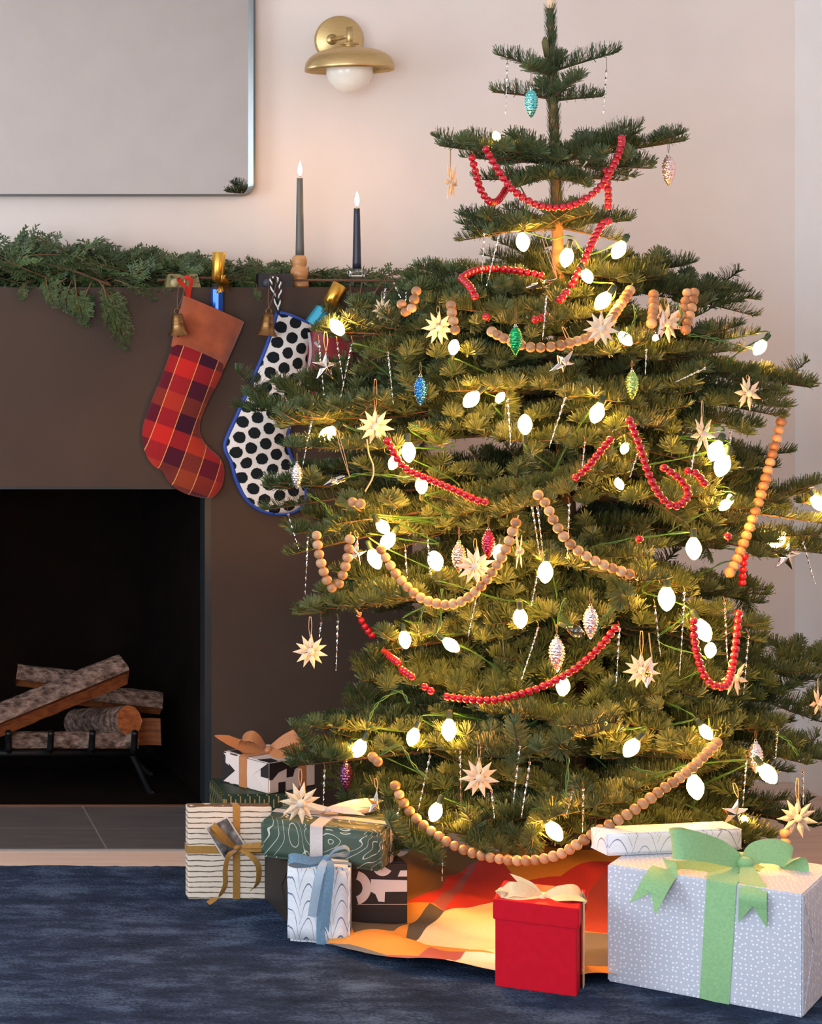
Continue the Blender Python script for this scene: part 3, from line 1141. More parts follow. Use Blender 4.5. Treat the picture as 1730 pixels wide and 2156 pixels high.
class Shoots:
    def __init__(s, seed):
        s.r = np.random.RandomState(seed)
        s.nv = []
        s.wood = MB()
        s.spine = []

    def shoot(s, p0, d, up, Ls, dens=2150, r0=0.0022, nl=0.025, bare=0.0, bend=0.0):
        d = np.array(d, float)
        d /= np.linalg.norm(d)
        up = np.array(up, float)
        up = up - d * up.dot(d)
        up /= np.linalg.norm(up)
        sd = np.cross(up, d)
        p0 = np.array(p0, float)

        def at(t_):
            t_ = np.atleast_1d(t_)[:, None]
            return p0 + d * Ls * t_ + up * (bend * Ls * t_ * t_)
        st = at(np.linspace(0, 1, 5))
        s.wood.tube([Vector(v) for v in st], [r0, r0 * 0.85, r0 * 0.7, r0 * 0.55, 0.0009], 5, 0, cap=False)
        s.spine += [tuple(v) for v in at(np.linspace(0.15, 1, max(2, int(Ls / 0.02))))]
        n_ = int(dens * Ls * (1 - bare)) + 14
        t_ = bare + (1 - bare) * s.r.rand(n_) ** 0.95
        t_[:14] = 1.0 - s.r.rand(14) * 0.03
        ph = np.where(s.r.rand(n_) < 0.88, R(-12) + s.r.rand(n_) * R(204), s.r.rand(n_) * R(360))
        lift = np.where(np.sin(ph) < -0.25, 0.5, 1.0)
        rad = np.cos(ph)[:, None] * sd + np.sin(ph)[:, None] * up
        fwd = 0.30 + 0.5 * np.clip((t_ - 0.75) / 0.25, 0, 1) ** 1.5 + s.r.randn(n_) * 0.06
        fwd[:14] = 1.0 + s.r.rand(14)
        nd = rad + fwd[:, None] * d + 0.12 * up
        nd /= np.linalg.norm(nd, axis=1)[:, None]
        ln = nl * (0.8 + 0.4 * s.r.rand(n_)) * lift * (0.72 + 0.28 * np.sin(np.pi * np.clip(t_, 0.05, 0.95)))
        ln[:14] *= 0.7
        b = at(t_)
        w = np.cross(nd, d) + 0.35 * s.r.randn(n_, 3)
        w -= nd * (w * nd).sum(1)[:, None]
        w /= np.linalg.norm(w, axis=1)[:, None] + 1e-9
        tip = b + nd * ln[:, None] + up * (ln * 0.22)[:, None]
        hw_ = 0.00105
        q_ = np.stack([b - w * hw_ * 0.8, b + w * hw_ * 0.8, tip + w * hw_ * 0.75, tip - w * hw_ * 0.75], 1)
        s.nv.append(q_)

    def meshes(s):
        V = np.concatenate(s.nv).reshape(-1, 3)
        nq = len(V) // 4
        me = bpy.data.meshes.new('needles')
        me.vertices.add(len(V))
        me.vertices.foreach_set('co', V.astype(np.float32).ravel())
        me.loops.add(nq * 4)
        me.loops.foreach_set('vertex_index', np.arange(nq * 4, dtype=np.int32))
        me.polygons.add(nq)
        me.polygons.foreach_set('loop_start', np.arange(0, nq * 4, 4, dtype=np.int32))
        me.materials.append(M_needle)
        me.update()
        me.validate()
        return s.wood.mesh('branch', M_twig), me, np.array(s.spine)


def make_variant(Lb, seed):
    r_ = random.Random(seed)
    S = Shoots(seed)
    up = (0, 0, 1)
    big = Lb > 0.26
    S.shoot((0, 0, 0), (1, 0, 0), up, Lb, r0=0.0024 + 0.005 * Lb, bare=0.12 if big else 0.0, bend=r_.uniform(-0.09, 0.02))
    t_ = 0.30 if not big else 0.22
    step = 0.082
    while t_ * Lb < Lb - 0.05 and Lb > 0.18:
        for sgn in (-1, 1):
            if r_.random() < 0.15:
                continue
            ls = ((1 - t_) * Lb * 0.6 + 0.045) * r_.uniform(0.75, 1.15)
            ls = min(ls, 0.24)
            a = R(r_.uniform(42, 60))
            el = r_.uniform(-0.08, 0.16)
            d = np.array((math.cos(a), sgn * math.sin(a), el))
            p = np.array(((t_ + r_.uniform(-0.01, 0.01)) * Lb, 0, 0))
            S.shoot(p, d, up, ls, bend=r_.uniform(0.0, 0.14))
            if ls > 0.13:
                k = 0.42
                while k < 0.75:
                    for s2 in (-1, 1):
                        if r_.random() < 0.4:
                            continue
                        dn = d / np.linalg.norm(d)
                        sdv = np.cross((0, 0, 1), dn)
                        d2 = dn * math.cos(R(48)) + sdv * s2 * math.sin(R(48)) + np.array((0, 0, r_.uniform(-0.15, 0.25)))
                        S.shoot(p + dn * ls * k, d2, up, max(0.035, (1 - k) * ls * 0.75) * r_.uniform(0.8, 1.1), bend=0.08)
                    k += 0.07 / ls
        # an upright or drooping small shoot now and then
        if big and r_.random() < 0.35:
            S.shoot((t_ * Lb, 0, 0), (0.6, r_.uniform(-0.4, 0.4), r_.choice((0.8, 0.7, -0.5))), (-1, 0, 0.3), r_.uniform(0.05, 0.09))
        t_ += step / Lb
    return S.meshes()


VARS = []
for Lb, cnt in ((0.08, 2), (0.13, 3), (0.21, 3), (0.30, 3), (0.40, 4), (0.50, 4), (0.60, 3)):
    for k in range(cnt):
        VARS.append((Lb,) + make_variant(Lb, int(Lb * 1000) + k * 17))

# points of the picture that the photograph shows free of needles in front (lights, swags, ornaments)
FREE = []


def free(x, y, rad=24, Z=None, f=1.0):
    FREE.append((x, y, (shell(x, y, f) - 0.012) if Z is None else Z, rad))


for p_ in ((1100, 508), (1193, 540), (1303, 525), (1235, 580)):
    free(*p_, Z=ZT - 0.11)
for p_ in ((1270, 632), (710, 690), (955, 732), (1600, 730), (993, 840), (1105, 895), (1257, 868), (690, 915), (860, 950), (830, 972), (887, 1023), (1507, 948), (1521, 978), (805, 1108), (817, 1138), (788, 1175), (917, 1182), (1050, 1162), (1148, 1203), (1460, 1153), (1635, 1138), (1722, 1058), (1403, 1258), (1095, 1300), (852, 1345), (948, 1357), (1478, 1325), (1185, 1447), (757, 1574), (870, 1550), (945, 1535), (1330, 1573), (1485, 1540), (1463, 1655), (1615, 1627), (917, 1708), (1165, 1748)):
    free(*p_, rad=26, f=0.88)
for p_ in ((1315, 943), (1303, 1018), (1527, 1062), (1052, 838)):
    free(*p_, rad=20, f=0.62)
for p_ in ((812, 922), (830, 955), (852, 985), (880, 998), (905, 1010), (935, 1022), (960, 1033), (1000, 1052), (1288, 920), (1260, 955), (1235, 985), (1205, 1010), (1322, 878), (1335, 910), (1350, 950), (1368, 1005), (1390, 1045), (1415, 1065), (1438, 1058), (1448, 1035), (1430, 1008), (1390, 980), (1465, 997),
           (757, 1300), (785, 1340), (820, 1383), (855, 1416), (900, 1450), (935, 1466), (985, 1472), (1035, 1474), (1090, 1462), (1150, 1442), (1210, 1408), (1260, 1365), (1303, 1312), (1460, 1300), (1462, 1350), (1475, 1405), (1495, 1438), (1525, 1444),
           (672, 1170), (685, 1215), (700, 1238), (715, 1225), (730, 1180), (798, 1150), (815, 1180), (845, 1222), (885, 1258), (935, 1273), (980, 1262), (1025, 1220), (1060, 1165), (1080, 1115), (1148, 1060), (1170, 1105), (1205, 1150), (1260, 1185), (1300, 1200),
           (828, 1645), (840, 1672), (862, 1708), (905, 1748), (965, 1785), (1035, 1806), (1110, 1812), (1180, 1798), (1245, 1758), (1320, 1715), (1390, 1665), (1450, 1622), (1510, 1562)):
    free(*p_, rad=15)
for p_ in ((970, 585, -.18), (1045, 566, -.1), (1100, 572, -.14), (1000, 615, -.25), (1252, 500, -.2), (1235, 535, -.22), (1215, 578, -.22), (1060, 712, -.38), (1110, 730, -.41), (1160, 730, -.42), (1238, 710, -.4), (1275, 685, -.36), (1300, 650, -.3), (1330, 605, -.24), (952, 665, -.3), (862, 650, -.2), (1376, 640, -.24), (1445, 660, -.2)):
    free(p_[0], p_[1], 17, ZT + p_[2])
for p_ in ((922, 690), (1265, 692), (790, 898), (1478, 915), (1000, 1192), (653, 1371), (1350, 1411), (1545, 1427), (1008, 1637), (632, 1690), (1678, 1722), (685, 773), (1185, 765), (748, 1165), (1655, 1171), (1545, 1712)):
    free(*p_, rad=44, f=0.9)
for p_ in ((1085, 720), (1330, 812), (885, 825), (625, 1004), (1028, 1147), (966, 1175), (1243, 1313), (1172, 1380), (728, 1637), (1590, 1597)):
    free(*p_, rad=30, f=0.9)
# clear views of the dark chimney end and the pale wall between the boughs
for p_ in ((840, 840), (760, 820), (720, 800), (735, 950), (760, 1000), (640, 1200), (600, 1250), (640, 1430), (700, 1450), (930, 930), (990, 940), (1000, 990), (720, 1340), (1560, 940), (1620, 960), (1650, 1250), (1500, 1190), (1340, 620)):
    free(*p_, rad=24, Z=9.0)
FREE = np.array(FREE)
tree = thing('christmas_tree', 'tall decorated fir tree with tiered branches and warm lights', 'christmas tree', P(xt(1800), 1863, ZT))
TI = rel(tree)
rnd = random.Random(23)
SPINES = []
NB = [0]


def branch(A, T, roll=None, strict=True):
    d = T - A
    ln = d.length
    best = min(abs(v[0] - ln) for v in VARS)
    cand = [v for v in VARS if abs(abs(v[0] - ln) - best) < 1e-6]
    x = d.normalized()
    up = Vector((0, 0, 1)) if abs(x.z) < 0.9 else Vector((0, -1, 0))
    z = (up - x * up.dot(x)).normalized()
    y = z.cross(x)
    bad0 = None
    for v in cand * 2:
        Lb, wm, nm, sp = v
        s_ = ln / Lb
        Mx = Matrix.Translation(A) @ Matrix((x, y, z)).transposed().to_4x4() @ Matrix.Rotation(rnd.uniform(-0.3, 0.3) if roll is None else roll, 4, 'X') @ Matrix.Diagonal((s_, (s_ + 1) / 2, (s_ + 1) / 2, 1))
        Mn = np.array(Mx)
        w = sp @ Mn[:3, :3].T + Mn[:3, 3]
        wx, wy = w[:, 0] * F / w[:, 1] + VX, VY + (H - w[:, 2]) * F / w[:, 1]
        hid = (np.hypot(wx[:, None] - FREE[None, :, 0], wy[:, None] - 9 - FREE[None, :, 1]) < FREE[None, :, 3] + 7) & (w[:, 1][:, None] < FREE[None, :, 2] - 0.005)
        bad = int(hid.any(0).sum())
        if bad0 is None or bad < bad0[0]:
            bad0 = (bad, wm, nm, Mx, w)
        if bad == 0:
            break
    bad, wm, nm, Mx, w = bad0
    if bad > strict:
        return False
    ob = link('branch', wm, tree)
    ob.matrix_local = TI @ Mx
    nd = link('needles', nm, ob)
    nd['kind'] = 'stuff'
    SPINES.append(w)
    NB[0] += 1
    return True


def key(x, y, dz, ya, roll=None):
    for ex in (0, 0.08, 0.16, 0.26):
        if branch(P(xt(ya), ya, ZT), P(x, y, ZT + dz + ex), roll, 0 if ex < 0.25 else 99):
            return


for k_ in (
    # the top whorls
    (1048, 112, -0.02, 150), (1298, 106, 0.0, 150), (1110, 140, -0.09, 160), (1180, 118, 0.1, 150), (1222, 158, -0.12, 205),
    (1040, 190, -0.02, 208), (1266, 200, 0.02, 212), (1140, 178, 0.09, 205),
    (928, 300, -0.10, 345), (1440, 290, 0.0, 342), (1370, 345, -0.14, 352), (1045, 322, -0.12, 350), (1075, 285, 0.14, 335), (1290, 284, 0.13, 335), (1300, 300, -0.06, 345), (1085, 385, -0.16, 368), (1240, 385, -0.18, 365), (975, 322, 0.1, 345),
    (973, 462, -0.03, 478), (1030, 480, -0.17, 482), (1325, 460, 0.03, 475), (1310, 505, -0.12, 478), (1245, 445, -0.12, 470), (1220, 470, 0.15, 478),
    # shoulders
    (843, 605, -0.02, 625), (880, 570, 0.10, 612), (1072, 548, 0.16, 600), (1085, 512, 0.2, 585), (1285, 545, 0.18, 590), (1440, 552, 0.1, 600), (1547, 612, -0.05, 612), (1330, 640, -0.22, 620), (1000, 660, -0.25, 630), (1120, 690, -0.32, 640), (1400, 580, 0.02, 600), (905, 640, -0.15, 630),
    (742, 650, 0.14, 690), (662, 696, -0.10, 720), (752, 800, -0.12, 775), (812, 735, -0.28, 735), (760, 752, 0.05, 745), (1560, 720, 0.04, 705),
    (497, 850, -0.05, 850), (578, 892, -0.22, 862), (598, 948, -0.25, 905), (660, 810, 0.15, 830), (690, 860, -0.1, 840),
    (552, 1030, -0.10, 1010), (600, 1125, -0.22, 1060), (640, 1000, 0.12, 1000), (700, 1080, -0.3, 1050), (820, 1010, -0.30, 985),
    (628, 1295, -0.16, 1225), (700, 1255, 0.1, 1210), (660, 1250, -0.28, 1210), (778, 1352, -0.1, 1325), (762, 1432, -0.15, 1395), (733, 1505, -0.05, 1470),
    (636, 1535, -0.02, 1515), (612, 1605, -0.20, 1550), (690, 1660, -0.25, 1590), (800, 1795, -0.32, 1660), (985, 1775, -0.42, 1670),
    (1708, 815, -0.06, 735), (1655, 855, -0.16, 800), (1600, 905, -0.22, 850), (1592, 968, 0.08, 955), (1625, 1045, -0.05, 1000), (1740, 1060, 0.02, 1050), (1745, 1160, -0.14, 1090),
    (1602, 1250, -0.10, 1200), (1610, 1330, -0.18, 1250), (1770, 1400, 0.05, 1390), (1775, 1490, -0.12, 1440), (1745, 1600, -0.2, 1520), (1715, 1740, -0.2, 1640), (1620, 1770, -0.30, 1640), (1400, 1765, -0.38, 1660), (1530, 1745, -0.2, 1650), (1250, 1700, -0.45, 1640), (1110, 1745, -0.42, 1660),
    # towards the viewer, over the trunk
    (1100, 1075, -0.46, 990), (1250, 1015, -0.46, 960), (1350, 900, -0.4, 850), (1000, 1080, -0.42, 990), (1180, 1540, -0.5, 1470), (1320, 1230, -0.46, 1160), (1080, 1600, -0.48, 1520), (1500, 1560, -0.42, 1500), (1250, 840, -0.38, 800),
):
    key(*k_)

# the tiers in between, all round the trunk
yw = 580.0
ring = 0
skipped = 0
while yw < 1700:
    nb = 5 if yw < 800 else 7
    a0 = ring * 0.73
    for i in range(nb):
        for attempt in range(14):
            az = a0 + 2 * math.pi * i / nb + rnd.uniform(-0.2, 0.2) * (1 + attempt * 0.15)
            cx, cy = math.cos(az), math.sin(az)                   # +y is away from the camera
            w = (cx + 1) / 2
            r_ = interp(RL, yw) * (1 - w) + interp(RR, yw) * w
            r_ *= rnd.uniform(0.70, 0.95) * (0.97 if cy > -0.3 else 0.9) * (1 - 0.02 * attempt)
            ya = yw + rnd.uniform(-26, 26)
            A = P(xt(ya), ya, ZT)
            dr = rnd.uniform(-0.04, 0.10) * r_ / 0.45 + (0.03 if yw > 1100 else 0)
            if cy < -0.3 and yw > 1450:
                dr -= 0.09
            if branch(A, A + Vector((cx * r_, cy * r_, -dr)), None, 0):
                break
        else:
            skipped += 1
    ring += 1
    yw += 58 if yw < 1200 else 50
print('branches', NB[0], 'skipped', skipped)
SP = np.concatenate(SPINES)
SPX = np.stack([SP[:, 0] * F / SP[:, 1] + VX, VY + (H - SP[:, 2]) * F / SP[:, 1]], 1)

# trunk and leader
q = MB()
tp = []
tr = []
for i in range(60):
    y = 18 + (1835 - 18) * i / 59
    tp.append(TI @ P(xt(y), y, ZT))
    tr.append(0.0062 + 0.0195 * (i / 59) ** 0.9 + 0.0012 * math.sin(i * 1.9))
q.tube(tp, tr, 14)
q.build('trunk', M_bark, tree)
S = Shoots(77)
for (ya, yb, dn) in ((22, 150, 900), (150, 345, 900), (345, 480, 520)):
    n_ = int((yb - ya) * (1.25 if ya < 340 else 0.8))
    for k in range(2):
        a, b = P(xt(yb), yb, ZT), P(xt(ya), ya, ZT)
        d = (b - a)
        t_ = np.random.RandomState(ya + k).rand(n_)
        ph = np.random.RandomState(ya + k + 5).rand(n_) * 2 * math.pi
        ax = np.array(d.normalized())
        s1, s2 = np.array((1.0, 0, 0)), np.array((0, 1.0, 0))
        rad = np.cos(ph)[:, None] * s1 + np.sin(ph)[:, None] * s2
        base = np.array(a) + np.outer(t_, np.array(d)) + rad * (0.0055 + 0.004 * (yb / 480))
        nd = rad * 0.42 + ax
        nd /= np.linalg.norm(nd, axis=1)[:, None]
        tipv = base + nd * 0.02
        w = np.cross(nd, rad)
        S.nv.append(np.stack([base - w * 0.0012, base + w * 0.0012, tipv + w * 0.0006, tipv - w * 0.0006], 1))
_, nm, _ = (MB(), None, None) if False else S.meshes()
o_ = link('needles', nm, tree)
o_.matrix_local = TI.copy()
o_['kind'] = 'stuff'
q = MB()
a = TI @ P(1147, 78, ZT - 0.012)
q.tube([a + Vector((0.008, 0.01, -0.04)), a + Vector((0, 0, -0.01)), a], [0.006, 0.0072, 0.003], 10)
q.build('top_bud', mat('bud_green', C(96, 92, 58), 0.8), tree)

# tree stand under the skirt
st_ = thing('tree_stand', 'dull brown metal tree stand round the trunk foot', 'tree stand', P(1200, 1863, ZT))
q = MB()
q.lathe([(0.03, 0.004), (0.036, 0.06), (0.07, 0.098), (0.074, 0.102), (0.07, 0.1), (0.03, 0.075), (0.0, 0.075)], 32, capt=False)
q.build('bowl', mat('stand_metal', C(96, 78, 66), 0.5, 0.4), st_)
for i in range(4):
    a = R(45 + 90 * i)
    q = MB()
    q.tube([Vector((0.03 * math.cos(a), 0.03 * math.sin(a), 0.03)), Vector((0.09 * math.cos(a), 0.09 * math.sin(a), 0.008))], 0.007, 8)
    q.build('leg', mat('stand_metal', C(96, 78, 66), 0.5, 0.4), st_)

# topper: a straw star on a pale wooden tube, most of it above the picture
M_petal = noisy('pale_wood_shaving', C(238, 218, 190), C(224, 198, 164), 30, 0.6, 0.08, 0.001, (1, 1, 6))
M_starbead = mat('pale_bead', C(214, 196, 176), 0.5)


def petal_mesh(rad, wid=0.165):
    q = MB()
    a = [Vector((0, 0, rad * 0.1)), Vector((rad * wid, 0, rad * 0.46)), Vector((0, 0, rad)), Vector((-rad * wid, 0, rad * 0.46)), Vector((0, -rad * 0.07, rad * 0.46))]
    b = [v + Vector((0, 0.0012, 0)) for v in a[:4]]
    q.add(a + b, [(0, 4, 1), (1, 4, 2), (2, 4, 3), (3, 4, 0), (5, 6, 7, 8), (0, 1, 6, 5), (1, 2, 7, 6), (2, 3, 8, 7), (3, 0, 5, 8)])
    return q.mesh('petal', M_petal)


PETAL = petal_mesh(0.04)
q = MB()
q.lathe([(0.0003, -0.0085)] + [(0.0085 * math.cos(R(a)), 0.0085 * math.sin(R(a))) for a in range(-70, 71, 20)] + [(0.0003, 0.0085)], 14)
STARBEAD = q.mesh('centre_bead', M_starbead)


def star_parts(e, scale, n_=11, tilt=0.0, roll=0.0):
    for i in range(n_):
        p = link('petal', PETAL, e)
        p.rotation_mode = 'XYZ'
        M_ = Matrix.Rotation(tilt, 4, 'X') @ Matrix.Rotation(roll + 2 * math.pi * i / n_, 4, 'Y') @ Matrix.Translation((0, -0.0035 if i % 2 else 0.0, 0)) @ Matrix.Rotation(R(5 if i % 2 else -4), 4, 'X')
        p.matrix_local = M_ @ Matrix.Scale(scale, 4)
    b = link('centre_bead', STARBEAD, e)
    b.matrix_local = Matrix.Rotation(tilt, 4, 'X') @ Matrix.Translation((0, -0.005 * scale, 0)) @ Matrix.Scale(scale, 4)


te = thing('tree_topper', 'pale wooden tube of the tree topper on the leader tip', 'tree topper', P(1159, 18, ZT))
q = MB()
q.lathe([(0.0098, -0.0), (0.0100, 0.001), (0.0092, 0.06), (0.0, 0.06)], 24, capt=False)
q.build('tube', mat('topper_wood', C(222, 190, 160), 0.55), te)
for i in range(11):
    p = link('petal', PETAL, te)
    p.matrix_local = Matrix.Translation((0, 0, 0.125)) @ Matrix.Rotation(2 * math.pi * i / 11, 4, 'Y') @ Matrix.Scale(2.3, 4)


# ------------------------------------------------------------------ hooks on the boughs
def hook(x, y, tol=16, up=26, down=10, zmax=None):
    """the frontmost bough that passes above the point of the photograph"""
    ok = (np.abs(SPX[:, 0] - x) < tol) & (SPX[:, 1] > y - up) & (SPX[:, 1] < y + down)
    if ok.any():
        c = SP[ok]
        i = np.argmin(c[:, 1])
        Z = min(c[i][1] - 0.004, shell(x, y, 0.93))
    else:
        Z = shell(x, y, 0.95)
    return Z


# ------------------------------------------------------------------ string lights
q = MB()
prof = [(0.0045, 0), (0.006, 0.003), (0.0105, 0.010), (0.0134, 0.018), (0.0135, 0.024), (0.0112, 0.032), (0.0065, 0.039), (0.003, 0.042), (0.0004, 0.043)]
q.lathe(prof, 16)
BULB = q.mesh('bulb', M_bulb)
q = MB()
q.lathe([(0.0008, 0.006), (0.0056, 0.005), (0.0058, 0.002), (0.0062, -0.013), (0.005, -0.016), (0.0008, -0.017)], 12)
SOCK = q.mesh('socket', M_socket)
BULB_OFF = BULB.copy()
BULB_OFF.materials.clear()
BULB_OFF.materials.append(mat('clear_bulb_glass', (0.95, 0.9, 0.8, 1), 0.05, 0, 0.5, Transmission_Weight=1.0))
lights = [(1045, 288, 0.6), (1100, 508, 1), (1193, 540, 1), (1303, 525, 1), (1235, 580, .8), (1270, 632, 1), (1315, 712, .8), (1383, 705, .6), (710, 690, 1), (955, 732, .8), (1600, 730, .9), (993, 840, 1), (1052, 838, .6), (1105, 895, 1), (1257, 868, 1), (690, 915, 1.1), (860, 950, 1), (830, 972, .8), (887, 1023, .9), (1315, 943, .6), (1303, 1018, .6), (1507, 948, 1.1), (1521, 978, 1.1), (1527, 1062, .7), (1537, 1050, .5), (805, 1108, .9), (817, 1138, 1), (788, 1175, 1.05), (917, 1182, 1.1), (1050, 1162, .8), (1148, 1203, 1.05), (1460, 1153, 1.05), (1635, 1138, 1.05), (1722, 1058, 1), (1403, 1258, 1.15), (1095, 1300, 1), (852, 1345, .9), (948, 1357, .9), (1478, 1325, 1.15), (1495, 1370, .8), (1185, 1447, .95), (757, 1574, 1), (738, 1578, .5), (870, 1550, .9), (945, 1535, 1.05), (1330, 1573, 1), (1485, 1540, .8), (1463, 1655, 1.15), (1615, 1627, 1.1), (917, 1708, .95), (1165, 1748, 1.05), (1567, 1727, .5), (1210, 1328, .9)]
sl = thing('string_lights', 'strings of warm glowing bulbs on green wire wound round the fir', 'string lights', P(xt(1000), 1000, ZT))
Ls_ = rel(sl)
LP = []
rnd = random.Random(4)
for (x, y, s_) in lights:
    f = 0.9 if s_ > 0.7 else 0.62
    Z = shell(x, y, f) - (0.01 if f > 0.7 else 0)
    if (x, y) == (1045, 288):
        Z = ZT + 0.1
    if y < 560:
        Z = ZT - 0.1
    p = P(x, y, Z)
    ax = Vector((rnd.uniform(-0.7, 0.7), rnd.uniform(-0.5, 0.3), rnd.choice((-1, -0.8, -0.6, 0.7)))).normalized()
    if (x, y) == (1403, 1258):
        ax = Vector((0, 0, -1))
    if (x, y) == (1210, 1328):
        ax = Vector((0.6, -0.4, -0.3)).normalized()
    M_ = Matrix.Translation(Ls_ @ (p - ax * 0.02 * s_)) @ ax.to_track_quat('Z', 'Y').to_matrix().to_4x4() @ Matrix.Scale(s_, 4)
    b = link('bulb', BULB_OFF if (x, y) == (1210, 1328) else BULB, sl)
    b.matrix_local = M_
    k = link('socket', SOCK, b)
    LP.append(p - ax * 0.04 * s_)
order = [0]
left = set(range(1, len(LP)))
while left:
    c = LP[order[-1]]
    nx_ = min(left, key=lambda j: (LP[j] - c).length + max(0, LP[j].z - c.z) * 0.6 + max(0, c.z - LP[j].z) * 1.6)
    order.append(nx_)
    left.remove(nx_)
path = []
for i, j in zip(order, order[1:]):
    a, b = LP[i], LP[j]
    n_ = max(2, int((b - a).length / 0.07))
    for k in range(n_):
        t_ = k / n_
        p = a.lerp(b, t_)
        axp = P(xt(1000), 1000, ZT)
        ins = 0.3 * math.sin(math.pi * t_)
        p = Vector((p.x + (axp.x - p.x) * ins, p.y + (ZT - p.y) * ins, p.z - 0.05 * math.sin(math.pi * t_) * min(1, (b - a).length / 0.2) + rnd.uniform(-0.01, 0.01)))
        path.append(p)
path.append(LP[order[-1]])
q = MB()
q.tube([Ls_ @ p for p in cr(path, 5)], 0.001, 5)
pp = cr(path, 7)
q.tube([Ls_ @ (p + Vector((0.0022 * math.cos(i * 1.1), 0.002 * math.sin(i * 1.1), 0.0022 * math.sin(i * 1.1)))) for i, p in enumerate(pp)], 0.0009, 4)
q.build('wire', M_green_wire, sl)
for pts in (((648, 1040), (680, 1060), (700, 1085), (735, 1090)), ((1335, 640), (1338, 668), (1325, 695), (1312, 712)), ((1425, 640), (1435, 660), (1428, 690)), ((865, 890), (885, 900)), ((715, 1012), (760, 998), (850, 1005), (888, 1010)), ((775, 1520), (795, 1480), (840, 1455), (860, 1480)), ((800, 1590), (840, 1570), (870, 1610), (900, 1640)), ((880, 1330), (890, 1280), (905, 1255)), ((930, 1240), (925, 1320), (900, 1340)),
            ((1190, 1260), (1180, 1295), (1205, 1318)), ((1255, 1330), (1275, 1295), (1305, 1270)), ((1330, 1615), (1380, 1628), (1440, 1618)), ((1450, 705), (1500, 712), (1545, 725), (1590, 735)), ((1110, 430), (1108, 445), (1115, 470)), ((1635, 1545), (1660, 1560), (1680, 1590)), ((1180, 1560), (1195, 1600), (1190, 1680))):
    q = MB()
    pr = cr([Ls_ @ P(x, y, shell(x, y, 0.97) - 0.012) for x, y in pts], 8)
    for ph in (0, math.pi):
        q.tube([p + Vector((0.0022 * math.cos(i * 0.8 + ph), 0, 0.0022 * math.sin(i * 0.8 + ph))) for i, p in enumerate(pr)], 0.0012, 5)
    q.build('wire', M_green_wire, sl)

# ------------------------------------------------------------------ bead garlands
def bead_mesh(r_, mt, sq=1.0):
    q = MB()
    pr = [(r_ * 0.2, -r_ * 0.97 * sq)] + [(r_ * math.cos(R(a)), r_ * math.sin(R(a)) * sq) for a in (-55, -35, -12, 12, 35, 55)] + [(r_ * 0.2, r_ * 0.93 * sq)]
    q.lathe(pr, 14)
    return q.mesh('bead', mt)


RED = bead_mesh(0.0079, M_redbead, 0.95)
WOOD = bead_mesh(0.0103, M_woodbead, 0.95)


def garland(name, label, swags, bead, dia, cordm):
    """swags: lists of (x, y, out) - out is added to the tree's front surface, or a fixed distance when above 3"""
    first = swags[0][0]

    def pt(x, y, o_=0.012):
        return P(x, y, o_) if o_ > 3 else P(x, y, shell(x, y, 1.0) - o_)
    e = thing(name, label, 'garland', pt(*first), 0, 'bead garlands on the tree')
    Lg_ = rel(e)
    rr = random.Random(len(label))
    for sw in swags:
        c = cr([Lg_ @ pt(*s_) for s_ in sw], 14)
        q = MB()
        q.tube(c, 0.0014, 5)
        q.build('cord', cordm, e)
        acc = dia * 0.5
        for a, b in zip(c, c[1:]):
            l_ = (b - a).length
            while acc <= l_:
                p = a.lerp(b, acc / l_)
                ob = link('bead', bead, e)
                d = (b - a).normalized()
                ob.matrix_local = Matrix.Translation(p) @ d.to_track_quat('Z', 'Y').to_matrix().to_4x4() @ Matrix.Rotation(rr.uniform(0, 6), 4, 'Z') @ Matrix.Scale(rr.uniform(0.96, 1.03), 4)
                acc += dia * rr.uniform(0.99, 1.05)
            acc -= l_


zt = ZT
garland('red_bead_garland', 'uppermost deep red bead garland swagged across the tree top', [
    [(992, 325, zt - .12), (1000, 360, zt - .12), (1012, 400, zt - .12), (1030, 424, zt - .11), (1048, 422, zt - .06), (1065, 398, zt)],
    [(1020, 308, zt - .17), (1040, 345, zt - .18), (1075, 395, zt - .19), (1120, 427, zt - .2), (1165, 437, zt - .2), (1215, 428, zt - .2), (1262, 395, zt - .19), (1290, 350, zt - .17), (1307, 310, zt - .15), (1308, 285, zt - .12)],
    [(1272, 352, zt - .15), (1280, 400, zt - .14), (1280, 435, zt - .12)],
    [(1286, 466, zt - .17), (1270, 470, zt - .18), (1252, 500, zt - .2), (1235, 535, zt - .22), (1215, 578, zt - .22), (1200, 605, zt - .2)],
    [(970, 585, zt - .18), (1000, 570, zt - .15), (1045, 566, zt - .1), (1100, 572, zt - .14), (1145, 582, zt - .16)],
    [(970, 585, zt - .18), (990, 605, zt - .24), (1002, 630, zt - .26)], [(1020, 660, zt - .28), (1030, 677, zt - .28)], [(1175, 635, zt - .3), (1195, 612, zt - .28)], [(1120, 675, zt - .31), (1152, 665, zt - .3)]], RED, 0.0134, M_redcord)
garland('red_bead_garland', 'middle red bead garland sagging from the peach straw star towards the boughs', [
    [(812, 922), (830, 955), (852, 985), (905, 1010), (960, 1033), (1000, 1052), (1028, 1058)],
    [(1288, 920), (1260, 955), (1235, 985), (1205, 1010)],
    [(1322, 878, .02), (1335, 910, .03), (1350, 950, .04), (1368, 1005, .05), (1390, 1045, .05), (1415, 1065, .05), (1438, 1058, .05), (1448, 1035, .04), (1430, 1008, .03), (1390, 980, .02)],
    [(1440, 990, .02), (1465, 997, .03), (1485, 1022, .03)], [(1531, 1122, .02), (1533, 1140, .02)], [(1343, 1128), (1347, 1140)]], RED, 0.0134, M_redcord)
